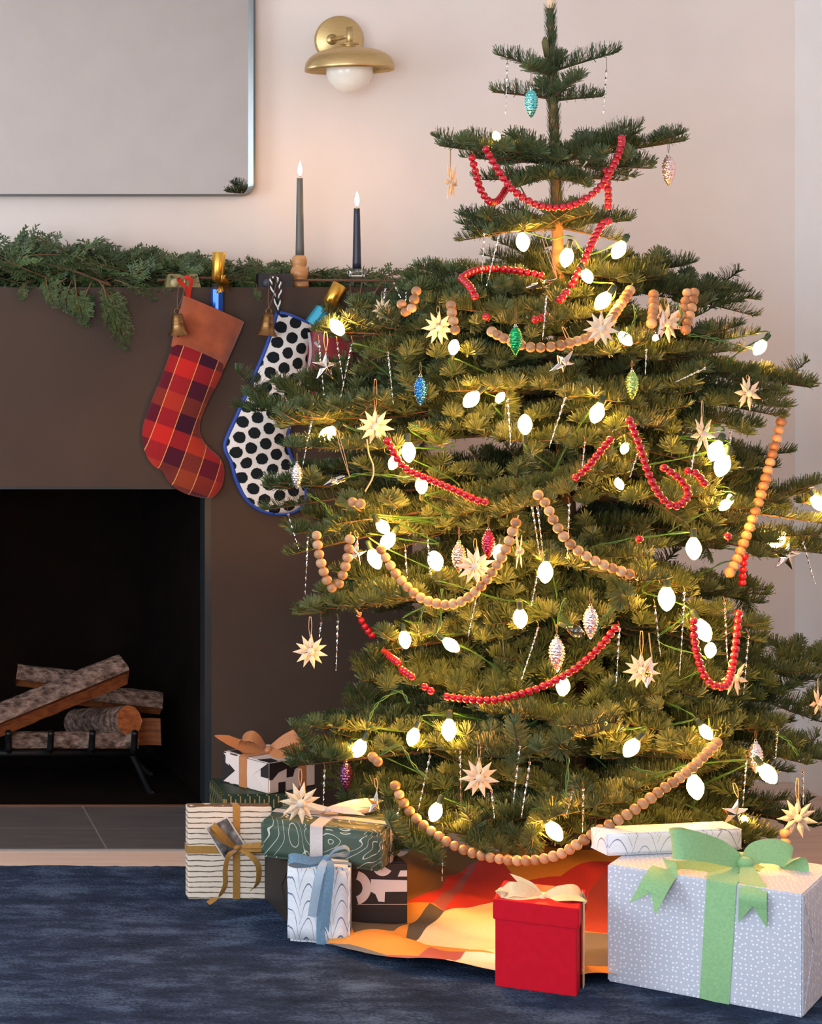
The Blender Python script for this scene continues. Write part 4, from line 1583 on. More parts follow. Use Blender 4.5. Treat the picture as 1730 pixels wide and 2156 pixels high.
garland('red_bead_garland', 'lowest red bead garland curving below the pair of silver cones', [
    [(757, 1300, .03), (770, 1322, .03), (785, 1340, .02)], [(806, 1372, .02), (838, 1395, .02)], [(843, 1408, .02), (868, 1425, .02)], [(888, 1442, .02), (912, 1458, .02)],
    [(935, 1466, .02), (985, 1472, .03), (1035, 1474, .03), (1090, 1462, .03), (1150, 1442, .03), (1210, 1408, .03), (1260, 1365, .03), (1303, 1312, .02)],
    [(1460, 1300, .03), (1462, 1350, .04), (1475, 1405, .05), (1495, 1438, .05), (1525, 1444, .05), (1540, 1410, .04), (1548, 1360, .03), (1555, 1290, .01)],
    [(1568, 1165, zt - .1), (1564, 1200, zt - .1), (1562, 1232, zt - .1)]], RED, 0.0134, M_redcord)
garland('wooden_bead_garland', 'upper wooden bead garland looping over the shoulder boughs', [
    [(842, 632, zt - .16), (852, 655, zt - .17), (862, 662, zt - .17)], [(878, 605, zt - .2), (872, 630, zt - .21), (862, 662, zt - .21)],
    [(948, 635, zt - .28), (952, 665, zt - .3), (960, 705, zt - .31)],
    [(1030, 695, zt - .34), (1060, 712, zt - .38), (1110, 730, zt - .41), (1160, 730, zt - .42), (1200, 722, zt - .42), (1238, 710, zt - .4), (1275, 685, zt - .36), (1300, 650, zt - .3), (1330, 605, zt - .24)],
    [(1375, 612, zt - .22), (1376, 640, zt - .24), (1370, 690, zt - .3)],
    [(1448, 608, zt - .17), (1442, 640, zt - .18), (1432, 675, zt - .2)], [(1462, 608, zt - .17), (1455, 650, zt - .19), (1440, 705, zt - .22)]], WOOD, 0.0180, M_thread)
garland('wooden_bead_garland', 'long wooden bead garland hanging straight from the outermost bough tip', [
    [(1656, 832, zt - .12), (1655, 832, zt - .12)], [(1650, 862, zt - .12), (1640, 905, zt - .13), (1622, 970, zt - .15), (1600, 1045, zt - .18), (1572, 1125, zt - .2), (1550, 1180, zt - .22), (1530, 1215, zt - .24)]], WOOD, 0.0180, M_thread)
garland('wooden_bead_garland', 'middle wooden bead garland in deep loops across the tree front', [
    [(665, 1118, zt - .22), (672, 1170, zt - .23), (685, 1215, zt - .23), (700, 1238, zt - .23), (715, 1225, zt - .23), (730, 1180, zt - .23), (738, 1120, zt - .22)],
    [(735, 1062, zt - .26), (750, 1055, zt - .27), (768, 1070, zt - .28)],
    [(798, 1150, .03), (815, 1180, .03), (845, 1222, .03), (885, 1258, .04), (935, 1273, .04), (980, 1262, .04), (1025, 1220, .04), (1060, 1165, .03), (1080, 1115, .02), (1092, 1085, .02)],
    [(1125, 1035, .02), (1148, 1060, .02), (1170, 1105, .03), (1205, 1150, .03), (1260, 1185, .03), (1335, 1212, .02)]], WOOD, 0.0180, M_thread)
garland('wooden_bead_garland', 'lowest wooden bead garland dipping over the colourful tree skirt', [
    [(828, 1645, .02), (840, 1672, .03), (862, 1708, .03), (905, 1748, .04), (965, 1785, .05), (1035, 1806, .05), (1110, 1812, .06), (1180, 1798, .06), (1245, 1758, .06), (1320, 1715, .06), (1390, 1665, .05), (1450, 1622, .04), (1510, 1562, .02)],
    [(1652, 1745, zt - .34), (1653, 1790, zt - .35)], [(780, 1590, .02), (800, 1608, .02)]], WOOD, 0.0180, M_thread)

# ------------------------------------------------------------------ ornaments
def loop_cord(e, a, b, w=0.006, mt=None, rad=0.0006):
    q = MB()
    q.tube(cr([a, a.lerp(b, 0.5) + Vector((-w * 0.5, 0, 0)), b + Vector((-w * 0.3, 0, 0)), b, b + Vector((w * 0.3, 0, 0)), a.lerp(b, 0.5) + Vector((w * 0.5, 0, 0)), a], 5), rad, 4)
    q.build('hanging_loop', mt or M_thread, e)


def wood_star(x, y, r_px, hy, yaw, roll, label, Z=None, dark=False):
    Z = Z or hook(x, hy)
    s_ = r_px * Z / F / 0.04
    e = thing('wooden_star', label, 'ornament', P(x, y, Z - 0.012), R(yaw), 'wooden shaving stars')
    star_parts(e, s_, 11, R(roll * 0.3), R(roll))
    hk = e.rotation_euler.to_matrix().inverted() @ (P(x, hy, Z) - e.location)
    loop_cord(e, Vector((0, 0, 0.03 * s_)), hk)
    return e


for a in (
    (948, 382, 40, 312, 62, 4, 'pale wooden star turned nearly edge-on under the long bough opposite the silver-pink cone', ZT - 0.05),
    (922, 690, 36, 645, 8, 6, 'wooden star half tucked into needles by the short bead strand'),
    (1265, 692, 38, 640, 0, 3, 'bright wooden star beside a bulb and the green glitter cone\'s bead swag', ZT - 0.47),
    (1402, 680, 42, 625, 12, 10, 'orange-lit wooden star behind the chrome star under the shoulder bough', ZT - 0.2),
    (790, 898, 39, 800, -4, 0, 'peach-toned wooden star hanging in front of the dark chimney end'),
    (1573, 828, 36, 790, 25, 12, 'orange wooden star half hidden by a bough near the long bead strand'),
    (1478, 915, 38, 845, 35, 2, 'dull brownish wooden star just above the brightest pair of bulbs'),
    (1000, 1192, 42, 1135, -6, 8, 'golden glowing wooden star behind the deep bead loop'),
    (1090, 1160, 38, 1095, 68, 0, 'wooden star seen edge-on where the deep bead loop rises'),
    (653, 1371, 37, 1300, 0, 5, 'bright white wooden star against the dark fireplace side'),
    (1350, 1411, 38, 1330, -8, 0, 'wooden star with a chrome star dangling in front of it'),
    (1545, 1427, 38, 1345, 30, 7, 'wooden star at the end of the lowest red bead loop'),
    (1008, 1637, 42, 1565, 0, 2, 'large wooden star low on the tree front above the lowest bead swag'),
    (632, 1690, 45, 1620, 5, 12, 'orange-lit wooden star lying against the green marbled gift', 4.27),
    (1678, 1722, 42, 1640, 0, 4, 'wooden star above the big dotted present\'s green bow'),
    (805, 652, 26, 615, 20, 0, 'small wooden star peeping out where the mantel garland ends'),
    (1722, 1480, 34, 1430, 40, 5, 'wooden star cut by the picture edge on a low bough'),
):
    wood_star(*a[:7], Z=a[7] if len(a) > 7 else None)


def metal_star_mesh():
    q = MB()
    pts = []
    for i in range(10):
        a = math.pi / 2 + math.pi * i / 5
        r_ = 1.0 if i % 2 == 0 else 0.4
        pts.append((r_ * math.cos(a), 0, r_ * math.sin(a)))
    rows = [pts]
    vs = list(pts) + [(0, -0.24, 0), (0, 0.24, 0)]
    half = []
    for i in range(10):
        f = 0.55 if i % 2 == 0 else 0.5
        d = 0.17 if i % 2 == 0 else 0.11
        vs.append((pts[i][0] * f, -d, pts[i][2] * f))
    for i in range(10):
        f = 0.55 if i % 2 == 0 else 0.5
        d = 0.17 if i % 2 == 0 else 0.11
        vs.append((pts[i][0] * f, d, pts[i][2] * f))
    fs = []
    for i in range(10):
        j = (i + 1) % 10
        fs += [(i, j, 12 + j, 12 + i), (12 + i, 12 + j, 10), (j, i, 22 + i, 22 + j), (22 + j, 22 + i, 11)]
    q.add(vs, [f[::-1] for f in fs], 0, False)
    me = q.mesh('star', M_chrome)
    bm = bmesh.new()
    bm.from_mesh(me)
    bmesh.ops.bevel(bm, geom=bm.edges[:], offset=0.03, segments=2, affect='EDGES', profile=0.6)
    bmesh.ops.recalc_face_normals(bm, faces=bm.faces[:])
    for f in bm.faces:
        f.smooth = True
    bm.to_mesh(me)
    bm.free()
    return me


MSTAR = metal_star_mesh()


def metal_star(x, y, r_px, hy, yaw, roll, tilt, label, Z=None):
    Z = Z or hook(x, hy)
    s_ = r_px * Z / F
    e = thing('chrome_star', label, 'ornament', P(x, y, Z - 0.014), R(yaw), 'puffed chrome stars')
    o_ = link('star', MSTAR, e)
    o_.matrix_local = Matrix.Rotation(R(tilt), 4, 'X') @ Matrix.Rotation(R(roll), 4, 'Y') @ Matrix.Scale(s_, 4)
    hk = e.rotation_euler.to_matrix().inverted() @ (P(x, hy, Z) - e.location)
    loop_cord(e, Matrix.Rotation(R(tilt), 3, 'X') @ (Matrix.Rotation(R(roll), 3, 'Y') @ Vector((0, 0, 0.97 * s_))), hk, 0.008, M_thread, 0.0008)


for a in (
    (685, 773, 34, 700, 5, 2, 0, 'chrome star in front of the red pouch by the polka dot stocking'),
    (1390, 686, 36, 640, 60, 15, 5, 'chrome star seen from its side before the orange-lit wooden star', ZT - 0.26),
    (1185, 765, 36, 690, 25, 20, 30, 'chrome star under the upper wooden bead swag', None),
    (1140, 600, 36, 490, 15, 35, 60, 'chrome star tilted flat against the trunk on two pink threads', ZT - 0.24),
    (748, 1165, 32, 1118, 25, 10, 0, 'chrome star beside the narrow wooden bead loop'),
    (708, 1012, 32, 905, 40, 60, 65, 'chrome star lying on a bough under a hanging bulb', ZT - 0.28),
    (1655, 1171, 36, 1130, 8, 8, 5, 'coppery reflecting chrome star at a bough end beside a bulb'),
    (1545, 1712, 36, 1650, 15, 5, 15, 'chrome star dangling behind the big green bow'),
    (1366, 1420, 34, 1335, 65, 0, 10, 'narrow chrome star dangling in front of a wooden star', ZT - 0.52),
    (790, 1690, 28, 1640, 30, 10, 0, 'small chrome star reflecting red above the green marbled gift', ZT - 0.33),
):
    metal_star(*a[:8], Z=a[8] if len(a) > 8 else None)


def cone_mesh():
    q = MB()
    n_, sg = 44, 40
    vs, fs = [], []
    for i in range(n_ + 1):
        t_ = i / n_
        pr = (math.sin(math.pi * min(1, t_ * 0.94 + 0.05) ** 0.82)) ** 0.75
        for k in range(sg):
            a = 2 * math.pi * k / sg
            row = t_ * 10.5
            fr = row - math.floor(row)
            off = 0.5 * (int(row) % 2)
            u = a * 8 / (2 * math.pi) + off
            fu = abs((u - math.floor(u)) - 0.5) * 2
            bump = max(0.0, 1 - fu ** 2) * (1 - abs(fr - 0.55) * 1.6)
            r_ = 0.235 * pr * (0.86 + 0.24 * max(0, bump))
            vs.append((r_ * math.cos(a), r_ * math.sin(a), -t_))
    for i in range(n_):
        for k in range(sg):
            k2 = (k + 1) % sg
            fs.append((i * sg + k, (i + 1) * sg + k, (i + 1) * sg + k2, i * sg + k2))
    fs.append(tuple(range(sg)))
    fs.append(tuple(n_ * sg + k for k in range(sg))[::-1])
    q.add(vs, fs, 0, True)
    return q


CONEQ = cone_mesh()
q = MB()
q.lathe([(0.09, -0.06), (0.09, 0.05), (0.1, 0.055), (0.1, 0.07), (0.02, 0.085), (0.0, 0.085)], 16, capt=False)
q.tube([(0.045 * math.cos(a), 0, 0.11 + 0.045 * math.sin(a)) for a in [i * math.pi / 6 for i in range(13)]], 0.012, 5, cap=False)
CAP = q.mesh('cap', M_silver)


def glass_cone(x, y0, y1, hy, col, label, Z=None, rough=0.2, tilt=0):
    Z = Z or hook(x, hy)
    l_ = (y1 - y0) * Z / F
    e = thing('pinecone_ornament', label, 'ornament', P(x, y0, Z - 0.012), 0, 'glass pinecones')
    b = link('cone', CONEQ.mesh('cone', mat('glass_' + label.split()[0] + '_%d' % x, col, rough, 0.85, 0.5, Coat_Weight=0.3)), e)
    b.matrix_local = Matrix.Rotation(R(tilt), 4, 'Y') @ Matrix.Scale(l_, 4)
    c = link('cap', CAP, e)
    c.matrix_local = Matrix.Rotation(R(tilt), 4, 'Y') @ Matrix.Scale(l_ * 0.85, 4)
    loop_cord(e, Vector((0, 0, l_ * 0.12)), P(x, hy, Z) - e.location, 0.003, M_string, 0.0005)


for a in (
    (1118, 190, 248, 152, C(110, 206, 214), 'turquoise glass pinecone under the second whorl of the tree top', ZT - 0.06),
    (1407, 330, 391, 300, C(226, 200, 200), 'silvery pink glass pinecone hanging alone from the high bough end', ZT - 0.0),
    (1085, 690, 748, 655, C(30, 158, 92), 'emerald glitter glass pinecone before the upper wooden beads', ZT - 0.44, 0.3),
    (1330, 784, 842, 760, C(158, 196, 110), 'pale lime glass pinecone in the needles above a red bead loop'),
    (885, 795, 854, 765, C(40, 116, 200), 'blue glass pinecone beside the chimney end'),
    (625, 978, 1030, 955, C(232, 228, 226), 'pearly white glass pinecone over the polka dot stocking\'s toe'),
    (1028, 1118, 1176, 1088, C(190, 50, 84), 'raspberry pink glass pinecone inside the deep bead loop'),
    (966, 1145, 1206, 1110, C(236, 200, 176), 'champagne gold glass pinecone lit by the bulb beside it'),
    (1243, 1280, 1346, 1245, C(222, 220, 226), 'silver glass pinecone beside the unlit bulb, higher of the pair'),
    (1172, 1345, 1415, 1315, C(222, 220, 226), 'silver glass pinecone just above the lowest red beads'),
    (728, 1606, 1668, 1575, C(126, 78, 120), 'purple glass pinecone over the green marbled gift'),
    (1590, 1565, 1628, 1540, C(214, 208, 222), 'silver-lilac glass pinecone touching a bright low bulb'),
):
    glass_cone(*a[:6], Z=a[6] if len(a) > 6 else None, rough=a[7] if len(a) > 7 else 0.2)


def icicle(x0, y0, x1, y1, label, up=14, Z=None):
    Z = Z or hook(x0, y0 - up)
    a, b = P(x0, y0, Z - 0.01), P(x1, y1, Z - 0.012)
    e = thing('icicle_ornament', label, 'ornament', a, 0, 'twisted silver icicles')
    d = b - a
    n_ = max(10, int(d.length / 0.0028))
    q = MB()
    dn = d.normalized()
    s1 = dn.cross(Vector((0, 1, 0))).normalized()
    s2 = dn.cross(s1)
    vs, fs = [], []
    for i in range(n_ + 1):
        t_ = i / n_
        w = 0.0026 * (1 - 0.65 * t_)
        an = i * 0.62
        for k in range(4):
            an2 = an + k * math.pi / 2
            rr = w if k % 2 == 0 else w * 0.45
            vs.append(d * t_ + (s1 * math.cos(an2) + s2 * math.sin(an2)) * rr)
    for i in range(n_):
        for k in range(4):
            k2 = (k + 1) % 4
            fs.append((i * 4 + k, i * 4 + k2, (i + 1) * 4 + k2, (i + 1) * 4 + k))
    fs += [(3, 2, 1, 0), tuple(n_ * 4 + k for k in range(4))]
    q.add(vs, fs)
    q.build('twist', M_silver, e)
    q = MB()
    q.tube([Vector((0, 0, 0)), Vector((0.001, 0.004, up * Z / F * 0.6)), Vector((0, 0.008, up * Z / F))], 0.0005, 4)
    q.build('hook', M_string, e)


for a in (
    (1068, 133, 1064, 241, 'silver icicle under the topmost whorl on the mirror side', 14, ZT - 0.03),
    (1277, 148, 1270, 243, 'silver icicle under the topmost whorl on the window side', 40, ZT),
    (1020, 488, 1013, 592, 'longer icicle of the pair above the high red beads', 16, ZT - 0.14),
    (1050, 495, 1024, 602, 'slanting icicle of the pair above the high red beads', 14, ZT - 0.17),
    (1243, 328, 1192, 402, 'slanting icicle behind the top red bead swag', 8, ZT - 0.1),
    (1150, 622, 1142, 716, 'icicle hanging before the trunk under the flat chrome star', 16, ZT - 0.4),
    (811, 606, 803, 672, 'icicle beside the small wooden star at the garland end', 20),
    (828, 595, 845, 632, 'short icicle by the first hanging wooden beads', 10),
    (855, 610, 852, 668, 'icicle among the first hanging wooden beads', 12),
    (670, 716, 682, 832, 'icicle in front of the red pouch next to the chrome star', 14),
    (709, 720, 724, 816, 'icicle crossing another below a bulb near the stocking', 12),
    (741, 720, 717, 836, 'slanting icicle crossing another near the stocking', 12),
    (816, 740, 828, 852, 'icicle against the dark chimney end above the peach star', 14),
    (1068, 840, 1075, 936, 'icicle between two bulbs over the middle boughs', 14),
    (1190, 836, 1156, 942, 'slanting icicle beside the bulb over the trunk', 14),
    (1231, 930, 1225, 985, 'short icicle behind the slanting red beads', 12),
    (1341, 955, 1326, 1005, 'icicle inside the hanging red bead loop', 12),
    (656, 886, 636, 986, 'icicle above the pearly white pinecone', 12),
    (606, 1082, 628, 1155, 'icicle tilted under the bough end by the stocking toe', 12),
    (648, 1130, 642, 1252, 'long icicle beside the narrow wooden bead loop', 14),
    (667, 1132, 672, 1176, 'icicle lying in front of the narrow wooden bead loop', 12),
    (1120, 1066, 1136, 1172, 'first icicle of the close pair beside the bead peak', 12),
    (1131, 1066, 1144, 1180, 'second icicle of the close pair beside the bead peak', 12),
    (1198, 1060, 1194, 1176, 'icicle in front of the descending wooden beads', 12),
    (900, 1136, 908, 1216, 'icicle passing in front of a bright bulb', 12),
    (853, 1158, 857, 1216, 'golden-lit icicle at the start of the deep bead loop', 12),
    (1006, 1240, 985, 1342, 'slanting icicle below the bottom of the deep bead loop', 10),
    (1130, 1212, 1118, 1276, 'icicle below the bulb at the middle of the tree', 12),
    (1133, 1320, 1098, 1430, 'slanting icicle beside the lower silver pinecone', 12),
    (1304, 1322, 1297, 1436, 'icicle at the high end of the lowest red beads', 12),
    (1378, 1275, 1390, 1382, 'icicle above the wooden star with the chrome star', 12),
    (1441, 1246, 1430, 1422, 'long icicle under the bulb with the green socket', 12),
    (1525, 1268, 1531, 1392, 'icicle above the wooden star at the red loop\'s end', 12),
    (1562, 1290, 1555, 1335, 'short icicle beside the hanging red loop on the outer bough', 12),
    (1575, 1338, 1565, 1462, 'icicle beside the wooden star at the red loop\'s end', 12),
    (711, 1306, 707, 1412, 'icicle against the dark fireplace beside the white star', 12),
    (676, 1310, 672, 1342, 'short icicle partly behind the white star', 10),
    (905, 1590, 880, 1706, 'slanting icicle beside the lowest bead swag\'s start', 12),
    (968, 1580, 970, 1690, 'icicle beside the large low wooden star', 12),
    (1094, 1570, 1080, 1692, 'higher icicle of the pair in the low front boughs', 14),
    (1115, 1604, 1097, 1722, 'lower icicle of the pair in the low front boughs', 12),
    (1034, 1664, 1040, 1722, 'icicle just below the large low wooden star', 12),
    (933, 1755, 930, 1857, 'icicle hanging below the lowest bead swag over the skirt', 20),
    (683, 1620, 680, 1702, 'icicle over the green marbled gift\'s ribbon', 12),
    (723, 1690, 724, 1737, 'icicle below the purple pinecone', 12),
    (840, 1700, 822, 1772, 'slanting icicle at the green marbled gift\'s end', 12),
    (1206, 1665, 1190, 1722, 'icicle above the lowest bulb at the trunk', 12),
    (1228, 1660, 1226, 1752, 'icicle in front of the trunk foot', 12),
    (1571, 1600, 1563, 1702, 'icicle beside the silver-lilac pinecone', 12),
    (1690, 1625, 1690, 1696, 'icicle behind the wooden star over the green bow', 12),
    (1690, 1140, 1716, 1232, 'icicle tilted outward next to the coppery chrome star', 12),
    (1538, 908, 1535, 962, 'icicle touching the brightest pair of bulbs', 12),
    (1461, 950, 1453, 1006, 'icicle under the dull brownish wooden star', 12),
    (1360, 735, 1358, 790, 'short icicle above the pale lime pinecone', 12),
    (1485, 775, 1420, 805, 'short silver icicle deep in the boughs under the shoulder', 8),
    (1636, 1540, 1632, 1600, 'icicle on the low outer bough above a bulb', 12),
):
    icicle(*a[:5], up=a[5], Z=a[6] if len(a) > 6 else None)
# the twine end that trails from the peach star
q = MB()
zz = hook(770, 925)
q.tube(cr([P(x, y, shell(800, 900) - 0.02) for x, y in ((772, 925), (776, 955), (785, 980), (784, 1005), (768, 1035))], 8), 0.0016, 6)
tag(q.build('garland_twine', M_thread), 'loose twine end dangling below the peach-toned wooden star', 'twine')
q = MB()
q.tube(cr([P(x, y, shell(757, 1290) - 0.03) for x, y in ((735, 1262), (745, 1278), (757, 1295))], 6), 0.0022, 6)
q.tube(cr([P(x, y, shell(757, 1290) - 0.03) for x, y in ((752, 1292), (760, 1290), (757, 1298), (750, 1296))], 5), 0.0016, 6)
tag(q.build('garland_twine', M_thread), 'knotted twine end at the start of the lowest red beads', 'twine')

# ------------------------------------------------------------------ tree skirt
tb = P(1212, 1863, ZT)


def skirt_z(x, y):
    d = math.hypot(x - tb.x, y - tb.y)
    z = 0.088 * math.exp(-(d / 0.15) ** 2.2)
    fade = min(1.0, d / 0.12)
    w = noise.noise(Vector((x * 6.5, y * 9.0, 3.1)))
    z += fade * 0.028 * max(0.0, w + 0.25)
    z += fade * 0.012 * max(0.0, math.sin(7.0 * (x * 0.6 + y) + 2.5 * noise.noise(Vector((x * 3, y * 3, 0)))))
    return z + 0.003


def on_skirt(x, y):
    Z = 3.4
    while Z < 5.6:
        p = P(x, y, Z)
        if p.z <= skirt_z(p.x, p.y):
            return (p.x, p.y)
        Z += 0.004
    p = P(x, y, 5.6)
    return (p.x, p.y)


def inside(pt, poly):
    x, y = pt
    c = False
    n_ = len(poly)
    for i in range(n_):
        x1, y1 = poly[i]
        x2, y2 = poly[(i + 1) % n_]
        if (y1 > y) != (y2 > y) and x < (x2 - x1) * (y - y1) / (y2 - y1) + x1:
            c = not c
    return c


def floorpt(x, y, z=0.004):
    Z = (H - z) * F / (y - VY)
    return ((x - VX) * Z / F, Z)


out_px = [(688, 1993), (735, 2009), (798, 2026), (860, 2042), (925, 2050), (985, 2056), (1042, 2062), (1130, 2072), (1215, 2074), (1290, 2068), (1400, 2045), (1500, 1990), (1540, 1900)]
outline = [floorpt(x, y) for x, y in out_px]
outline += [(tb.x + 0.32, tb.y + 0.05), (tb.x + 0.22, tb.y + 0.2), (tb.x + 0.05, tb.y + 0.26), (tb.x - 0.1, tb.y + 0.22)]
outline += [floorpt(x, y, 0.01) for x, y in ((1000, 1800), (930, 1803), (865, 1803), (800, 1850), (735, 1925))]
SK = {
    'orange': C(236, 142, 40), 'red': C(214, 56, 42), 'brick': C(176, 66, 52), 'cream': C(244, 222, 176), 'mustard': C(138, 98, 54),
    'mauve': C(172, 92, 92), 'grey': C(112, 108, 104), 'white': C(246, 230, 212), 'olive': C(92, 84, 74), 'ochre': C(222, 150, 62)}
patches = [
    ('orange', [(1000, 1790), (1040, 1770), (1100, 1760), (1230, 1755), (1320, 1770), (1310, 1820), (1180, 1847), (1090, 1858), (1056, 1814)]),
    ('brick', [(1320, 1815), (1340, 1962), (1226, 1962), (1238, 1880)]),
    ('red', [(1090, 1858), (1180, 1846), (1310, 1819), (1238, 1880), (1226, 1962), (1045, 1962), (1085, 1880)]),
    ('grey', [(1200, 1962), (1340, 1962), (1340, 2024), (1200, 2036)]),
    ('ochre', [(1180, 2036), (1340, 2022), (1360, 2100), (1150, 2100)]),
    ('red', [(1056, 1814), (1090, 1858), (1075, 1881), (935, 1920), (985, 1850), (1006, 1812)]),
    ('mauve', [(1006, 1812), (985, 1850), (935, 1920), (912, 1902), (988, 1822)]),
    ('red', [(988, 1822), (912, 1902), (855, 1902), (925, 1872), (945, 1842)]),
    ('mustard', [(1006, 1770), (840, 1780), (840, 1905), (855, 1902), (925, 1872), (945, 1842), (988, 1822), (1006, 1812)]),
    ('olive', [(935, 1920), (905, 1901), (862, 1945), (848, 1976)]),
    ('cream', [(1090, 1858), (1085, 1880), (1045, 1962), (1045, 2010), (985, 1999), (900, 1990), (848, 1974), (935, 1920), (1075, 1881)]),
    ('white', [(925, 2070), (918, 2046), (980, 2004), (1045, 2010), (1180, 2036), (1150, 2100)]),
    ('mauve', [(798, 2040), (798, 2024), (812, 2011), (880, 2013), (908, 1994), (980, 2003), (918, 2046), (925, 2070)]),
    ('grey', [(670, 2000), (690, 1985), (735, 1989), (812, 2011), (798, 2024), (798, 2040)]),
    ('olive', [(735, 1940), (800, 1900), (862, 1945), (830, 1960), (745, 1965)]),
]
pf = [(c, [on_skirt(x, y) for x, y in poly]) for c, poly in patches]
bm = bmesh.new()
xs = [p[0] for p in outline]
ys = [p[1] for p in outline]
bmesh.ops.create_grid(bm, x_segments=64, y_segments=64, size=0.5)
bmesh.ops.scale(bm, vec=(max(xs) - min(xs) + 0.02, max(ys) - min(ys) + 0.02, 1), verts=bm.verts[:])
bmesh.ops.translate(bm, vec=((max(xs) + min(xs)) / 2, (max(ys) + min(ys)) / 2, 0), verts=bm.verts[:])
segs = [(a, b) for _, poly in pf for a, b in zip(poly, poly[1:] + poly[:1])] + list(zip(outline, outline[1:] + outline[:1]))
for a, b in segs:
    d = Vector((b[0] - a[0], b[1] - a[1], 0))
    if d.length < 1e-4:
        continue
    mid = Vector(((a[0] + b[0]) / 2, (a[1] + b[1]) / 2, 0))
    rad = d.length / 2 + 0.03
    fs = [f for f in bm.faces if (f.calc_center_median() - mid).length < rad]
    geom = fs + list({e_ for f in fs for e_ in f.edges}) + list({v for f in fs for v in f.verts})
    bmesh.ops.bisect_plane(bm, geom=geom, dist=1e-5, plane_co=mid, plane_no=d.cross(Vector((0, 0, 1))).normalized())
bm.verts.ensure_lookup_table()
groups = {}
for f in bm.faces:
    c = f.calc_center_median()
    if not inside((c.x, c.y), outline) or math.hypot(c.x - tb.x, c.y - tb.y) < 0.055:
        continue
    gi_ = next((i for i, (_, poly) in enumerate(pf) if inside((c.x, c.y), poly)), -1)
    groups.setdefault(gi_, []).append([tuple(v.co) for v in f.verts])
bm.free()
sk = thing('tree_skirt', 'patchwork tree skirt of orange, red, cream and mauve pieces around the trunk', 'tree skirt', (tb.x, tb.y, 0))
for gi_, fl in sorted(groups.items()):
    col = 'ochre' if gi_ < 0 else pf[gi_][0]
    idx, vs, fs = {}, [], []
    for f in fl:
        ff = []
        for v in f:
            kk = (round(v[0], 5), round(v[1], 5))
            if kk not in idx:
                idx[kk] = len(vs)
                vs.append((v[0] - tb.x, v[1] - tb.y, skirt_z(v[0], v[1])))
            ff.append(idx[kk])
        fs.append(ff)
    q = MB()
    q.add(vs, fs, 0, True)
    q.build('patch', noisy('skirt_' + col, SK[col], tuple(c * 0.92 for c in SK[col][:3]) + (1,), 180, 0.85, 0.25, 0.001), sk)

# ------------------------------------------------------------------ presents
def bevel_box(w, d, h, bev=0.004, seg=2):
    bm = bmesh.new()
    bmesh.ops.create_cube(bm, size=1)
    bmesh.ops.scale(bm, vec=(w, d, h), verts=bm.verts[:])
    bmesh.ops.translate(bm, vec=(0, 0, h / 2), verts=bm.verts[:])
    bmesh.ops.bevel(bm, geom=bm.edges[:], offset=bev, segments=seg, affect='EDGES')
    return bm


def gift(label, fl, fr, z0, h, depth, mt, bev=0.004, name='wrapped_gift', crumple=0.0, body='wrapping'):
    """fl, fr: the lower front corners in the photograph"""
    a, b = Vector(floorpt(*fl, z0)), Vector(floorpt(*fr, z0))
    w = (b - a).length
    ang = math.atan2(b.y - a.y, b.x - a.x)
    inw = Vector((-math.sin(ang), math.cos(ang)))
    c = (a + b) / 2 + inw * depth / 2
    e = thing(name, label, 'present', (c.x, c.y, z0), ang)
    bm = bevel_box(w, depth, h, bev)
    if crumple:
        bmesh.ops.subdivide_edges(bm, edges=bm.edges[:], cuts=5, use_grid_fill=True)
        for v in bm.verts:
            v.co += v.co.normalized() * 0 + Vector((noise.noise(v.co * 30 + Vector((5, 0, 0))), noise.noise(v.co * 30), 0.5 * noise.noise(v.co * 28 + Vector((0, 9, 0))))) * crumple
            v.co.z = max(v.co.z, 0)
    me = bpy.data.meshes.new(body)
    bm.to_mesh(me)
    bm.free()
    for p in me.polygons:
        p.use_smooth = crumple > 0
    me.materials.append(mt)
    link(body, me, e)
    return e, w, depth, h


def flaps(e, w, d, h, side, mt):
    """the folded triangular end flaps of the wrapping"""
    q = MB()
    x = side * (w / 2 + 0.0008)
    for z0_, z1_ in ((h * 0.04, h * 0.56), (h * 0.96, h * 0.48)):
        vs = [(x, -d * 0.47, z0_), (x, d * 0.47, z0_), (x + side * 0.0008, d * 0.16, z1_), (x + side * 0.0008, -d * 0.16, z1_)]
        q.add(vs + [(v[0] - side * 0.0012, v[1], v[2]) for v in vs], [(0, 1, 2, 3), (7, 6, 5, 4), (0, 4, 5, 1), (1, 5, 6, 2), (2, 6, 7, 3), (3, 7, 4, 0)])
    q.build('end_flap', mt, e)


def band_x(e, x, wid, w, d, h, mt, tk=0.0012, slant=0.0):
    """ribbon round the box in the plane across the front"""
    o_ = 0.001
    q = MB()
    pts = [(x + slant * 0.5, -d / 2 - o_, -0.0), (x - slant * 0.5, -d / 2 - o_, h - 0.002), (x - slant * 0.5, -d / 2 + 0.003, h + o_), (x, d / 2 - 0.003, h + o_), (x, d / 2 + o_, h - 0.002), (x, d / 2 + o_, 0)]
    q.strip(pts, (1, 0, 0), wid, tk, cup=0.0)
    return q.build('ribbon', mt, e)


def band_y(e, y, wid, w, d, h, mt, tk=0.0012):
    o_ = 0.001
    q = MB()
    pts = [(-w / 2 - o_, y, 0), (-w / 2 - o_, y, h - 0.002), (-w / 2 + 0.003, y, h + o_), (w / 2 - 0.003, y, h + o_), (w / 2 + o_, y, h - 0.002), (w / 2 + o_, y, 0)]
    q.strip(pts, (0, 1, 0), wid, tk, cup=0.0)
    return q.build('ribbon', mt, e)


